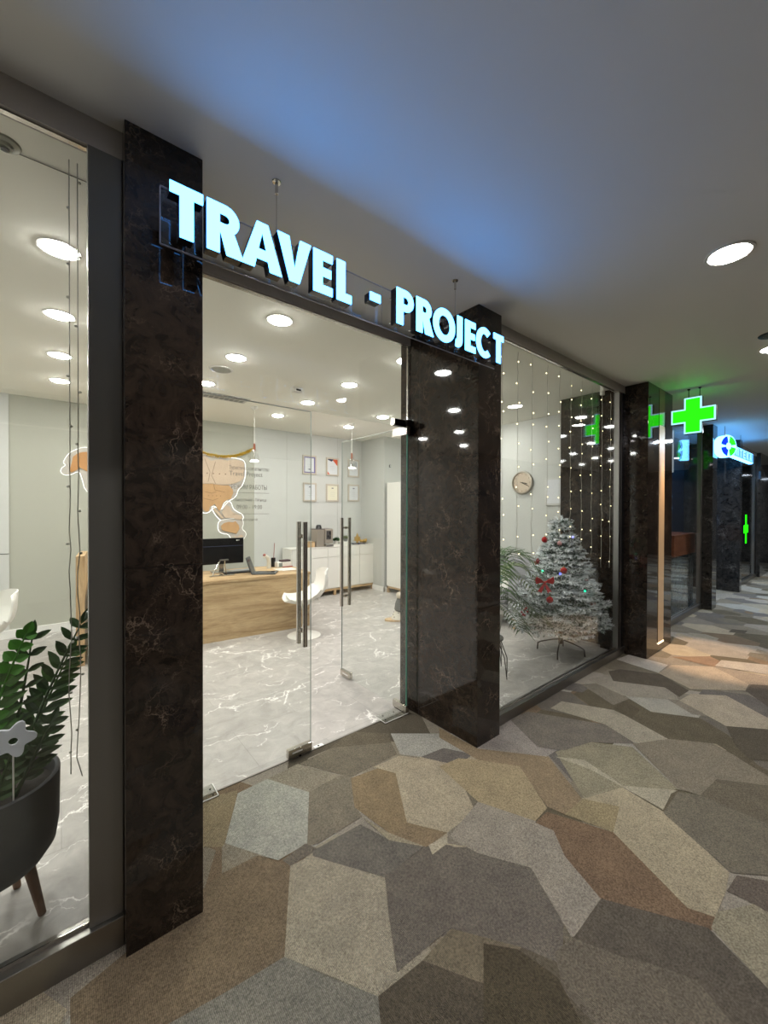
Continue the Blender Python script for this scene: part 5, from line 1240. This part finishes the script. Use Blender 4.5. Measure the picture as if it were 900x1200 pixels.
# ------------------------------------------------------------------ potted plant in the left window
rnd = random.Random(4)
t = thing('potted_plant', (-.20, 2.04, .0012), 'glossy leaved plant in a round dark grey pot on wooden legs', 'potted plant')
PC = plain('pot_charcoal', (72, 72, 74), .7, bump=.2, bscale=200)
MB().lathe([(0, .19), (.10, .195), (.155, .215), (.185, .26), (.195, .33), (.198, .525), (.19, .53), (.182, .525), (.18, .47), (0, .47)], seg=48).build('pot', PC, t, smooth=True, local=True)
MB().lathe([(0, .478), (.179, .472), (.179, .46), (0, .46)], seg=30).build('soil', plain('soil', (42, 38, 34), .95, bump=1, bscale=60, var=.5), t, local=True)
for k in range(4):
    a = -.40+k*PI/2; c_, s_ = math.cos(a), math.sin(a)
    MB().tube([(.105*c_, .105*s_, .23), (.155*c_, .155*s_, .0)], [.020, .0125], 14).build('leg', M['walnut'], t, smooth=True, local=True)
lm = [plain('leaf_dark_glossy', (62, 86, 52), .2), plain('leaf_mid_glossy', (84, 118, 66), .22), plain('leaf_bright', (74, 140, 40), .35)]
def leaf(m, p, d, up_, L, W):
    d = d.normalized(); s_ = d.cross(up_).normalized(); n_ = s_.cross(d); W *= .72; L *= 1.08
    pr_ = ((0, .0), (.15, .5), (.38, 1), (.62, .9), (.85, .5), (1, 0))
    vs = []
    for f, w_ in pr_:
        c = p+d*L*f-n_*L*.16*f*f*1.0
        if w_ == 0: vs.append(c)
        else: vs += [c-s_*W*w_+n_*W*.35*w_, c, c+s_*W*w_+n_*W*.35*w_]
    fs = [(0, 2, 1), (0, 3, 2)]
    for i in range(3):
        a = 1+i*3; fs += [(a, a+1, a+4, a+3), (a+1, a+2, a+5, a+4)]
    fs += [(10, 11, 13), (11, 12, 13)]
    m.add(vs, fs)
def zz(base, mid, tip, k, nl=9, LL=.085, WW=.021, face=(0, -1, .25)):
    m = MB(); b0, b1, b2 = Vector(base), Vector(mid), Vector(tip)
    pts = [b0*(1-f)**2+b1*2*f*(1-f)+b2*f*f for f in [i/16 for i in range(17)]]
    st = MB().tube(pts, [.009*(1-.72*i/16) for i in range(17)], 8).build('stem', lm[k], t, smooth=True, local=True)
    for i in range(nl):
        f = .25+.73*i/(nl-1); q = min(15, int(f*16)); p = pts[q].lerp(pts[q+1], f*16-q); tan = (pts[q+1]-pts[q]).normalized()
        fc = Vector(face).normalized(); side = tan.cross(fc).normalized()
        for s_ in (-1, 1):
            dr = tan*.75+side*s_+fc*rnd.uniform(-.35, .35)
            l_ = LL*(1-.35*abs(f-.55)*2)*rnd.uniform(.85, 1.15)
            leaf(m, p, dr, fc+Vector((0, 0, .3)), l_, WW*rnd.uniform(.85, 1.15))
    leaf(m, pts[-1], pts[-1]-pts[-2], Vector(face), LL*.8, WW*.9)
    for i_, v_ in enumerate(m.v):
        if v_[1]+2.04 < 1.765: m.v[i_] = (v_[0], 1.765-2.04, v_[2])
    m.build('leaves', lm[k], st, local=True)
zz((.05, -.02, .46), (.10, 0, .70), (.265, .05, 1.055), 0, 12, .085, .02)
zz((.02, -.01, .46), (.08, .02, .75), (.115, .0, 1.045), 0, 8, .075, .017)
zz((.04, .05, .46), (.13, .05, .70), (.225, .08, .93), 1, 8, .085, .022)
zz((.06, -.05, .46), (.12, -.05, .6), (.17, -.06, .72), 0, 6, .07, .019)
zz((-.02, -.03, .46), (.0, .0, .7), (.03, -.02, .90), 1, 8, .10, .03)
zz((-.05, .0, .46), (-.02, .0, .75), (.10, -.04, 1.07), 2, 12, .055, .026)
zz((-.08, .02, .46), (-.10, .0, .8), (-.16, .0, 1.12), 1, 11, .09, .024)
zz((-.1, -.05, .46), (-.16, -.05, .6), (-.25, -.05, .85), 0, 9, .09, .024)
zz((.07, .02, .46), (.10, .03, .52), (.135, .02, .60), 0, 5, .075, .02)
zz((.0, -.08, .46), (.03, -.10, .56), (.06, -.12, .66), 0, 5, .075, .022)
# white flower clip stuck in the pot
t = thing('flower_ornament', (-.13, 1.89, .46), 'small white flower-shaped ornament stuck among the leaves', 'ornament')
MB().tube([(0, 0, 0), (.0, 0, .25)], .0025, 6).build('stick', M['white'], t, local=True)
lp = []
for k in range(48):
    a = 2*PI*k/48; r = .052+.012*math.cos(5*a+.3); lp.append((r*math.cos(a), .272+r*math.sin(a)))
shift(outline([lp, arc(0, .268, .013, 0, 340, 14)], .010), (0, -.006, 0)).build('petals', plain('felt_white', (225, 228, 235), .8), t, local=True, bev=.003)

# plush on a pale wooden base near the open door
t = thing('plush_decoration', (3.62, 4.15, .0012), 'small plush figure with spotted skirt on a pale wooden board near the door', 'decoration', rz=-.5)
m_ = outline([arc(0, 0, .17, 0, 350, 26, .09)], .02); m_.v = [(x, z, y) for x, y, z in m_.v]; m_.f = [tuple(reversed(f)) for f in m_.f]
m_.build('board', M['paleoak'], t, local=True, bev=.004)
MB().lathe([(0, .022), (.10, .022), (.095, .04), (.05, .12), (.03, .15), (0, .15)], .02, 0, 20).build('skirt', plain('plush_cream', (206, 200, 186), .9), t, local=True, smooth=True)
m_ = MB()
for k in range(14):
    a = k*1.9; z_ = .04+.008*k; r = .093-(z_-.04)*.52; m_.ball((.02+r*math.cos(a), r*math.sin(a), z_), .008, 8, 6)
m_.build('spots', M['black'], t, local=True)
MB().lathe([(0, .13), (.05, .12), (.075, .15), (.06, .24), (.035, .3), (0, .31)], .04, 0, 20).build('body', plain('plush_grey', (96, 96, 92), .95), t, local=True, smooth=True)
MB().ball((.04, 0, .34), .05, 14, 10).build('head', plain('plush_head', (200, 188, 170), .9), t, local=True, smooth=True)

# ------------------------------------------------------------------ pharmacy interior beyond the second window
t = thing('pharmacy_counter', (7.45, 1.98, .0012), 'counter with orange wooden front and stone base in the dark window', 'counter')
MB().box(6.9, 8.0, 1.80, 2.2, .85, 1.15).build('wood_front', M['counterwood'], t, bev=.004)
MB().box(6.92, 7.98, 1.82, 2.18, .0, .85).build('stone_base', marble('striped_stone', (.05, .06, .065), (.16, .19, .2), (.4, .45, .45), rough=.25, scale=1.4), t)
MB().box(6.88, 8.02, 1.79, 2.21, 1.15, 1.17).build('worktop', M['counterwood'], t, bev=.003)
t = thing('display_kiosk', (8.1, 2.36, .0012), 'dark blue display kiosk behind the pharmacy counter', 'kiosk')
MB().box(7.85, 8.35, 2.215, 2.245, .0, 2.15).build('body', plain('kiosk_blue', (34, 42, 62), .4), t, bev=.01)
for z in (1.75, 1.55):
    MB().box(7.9, 8.3, 2.19, 2.214, z, z+.05).build('shelf', plain('kiosk_shelf', (90, 104, 130), .4), t)
MB().box(7.95, 8.2, 2.20, 2.214, 1.2, 1.42).build('poster', plain('kiosk_poster', (90, 130, 180), .4), t)
t = thing('tube_light', (7.95, 2.1, 2.2), 'thin upright pale tube light above the dark kiosk', 'light')
MB().tube([(7.95, 2.1, 2.17), (7.95, 2.1, 2.87)], .012, 10).build('tube', emit('pale_tube', (.8, .9, 1), .5), t)
MB().box(7.93, 7.97, 2.08, 2.12, 2.87, 2.889).build('ceiling_mount', M['chrome'], t)

# ------------------------------------------------------------------ lamps with shaped beams
def spot(loc, tgt, e, colr, ang, blend=.6, r=.03):
    l = bpy.data.lights.new('lamp', 'SPOT'); l.energy = e; l.color = colr; l.spot_size = math.radians(ang); l.spot_blend = blend; l.shadow_soft_size = r
    o = bpy.data.objects.new('spot_lamp', l); col.objects.link(o); o.location = loc
    o.rotation_euler = (Vector(tgt)-Vector(loc)).to_track_quat('-Z', 'Y').to_euler(); return o
spot((5.09, 1.40, 2.30), (5.25, 1.05, 0), 250, (1, .68, .43), 38)
# unseen bluish fill lamps, added to brighten the far carpet and dark rooms
def area(loc, sz, e, colr, rot=(0, 0, 0)):
    l = bpy.data.lights.new('lamp', 'AREA'); l.energy = e; l.color = colr; l.size = sz; l.shape = 'DISK'
    o = bpy.data.objects.new('fill_lamp', l); col.objects.link(o); o.location = loc; o.rotation_euler = rot; return o
area((8.9, .4, ZC-.02), .3, 70, (.75, .86, 1))
area((12.0, .4, ZC-.02), .3, 60, (.75, .86, 1))
area((7.0, 3.2, ZS-.02), .3, 14, (.6, .75, 1))
area((11.0, 3.2, ZS-.02), .3, 12, (.6, .75, 1))
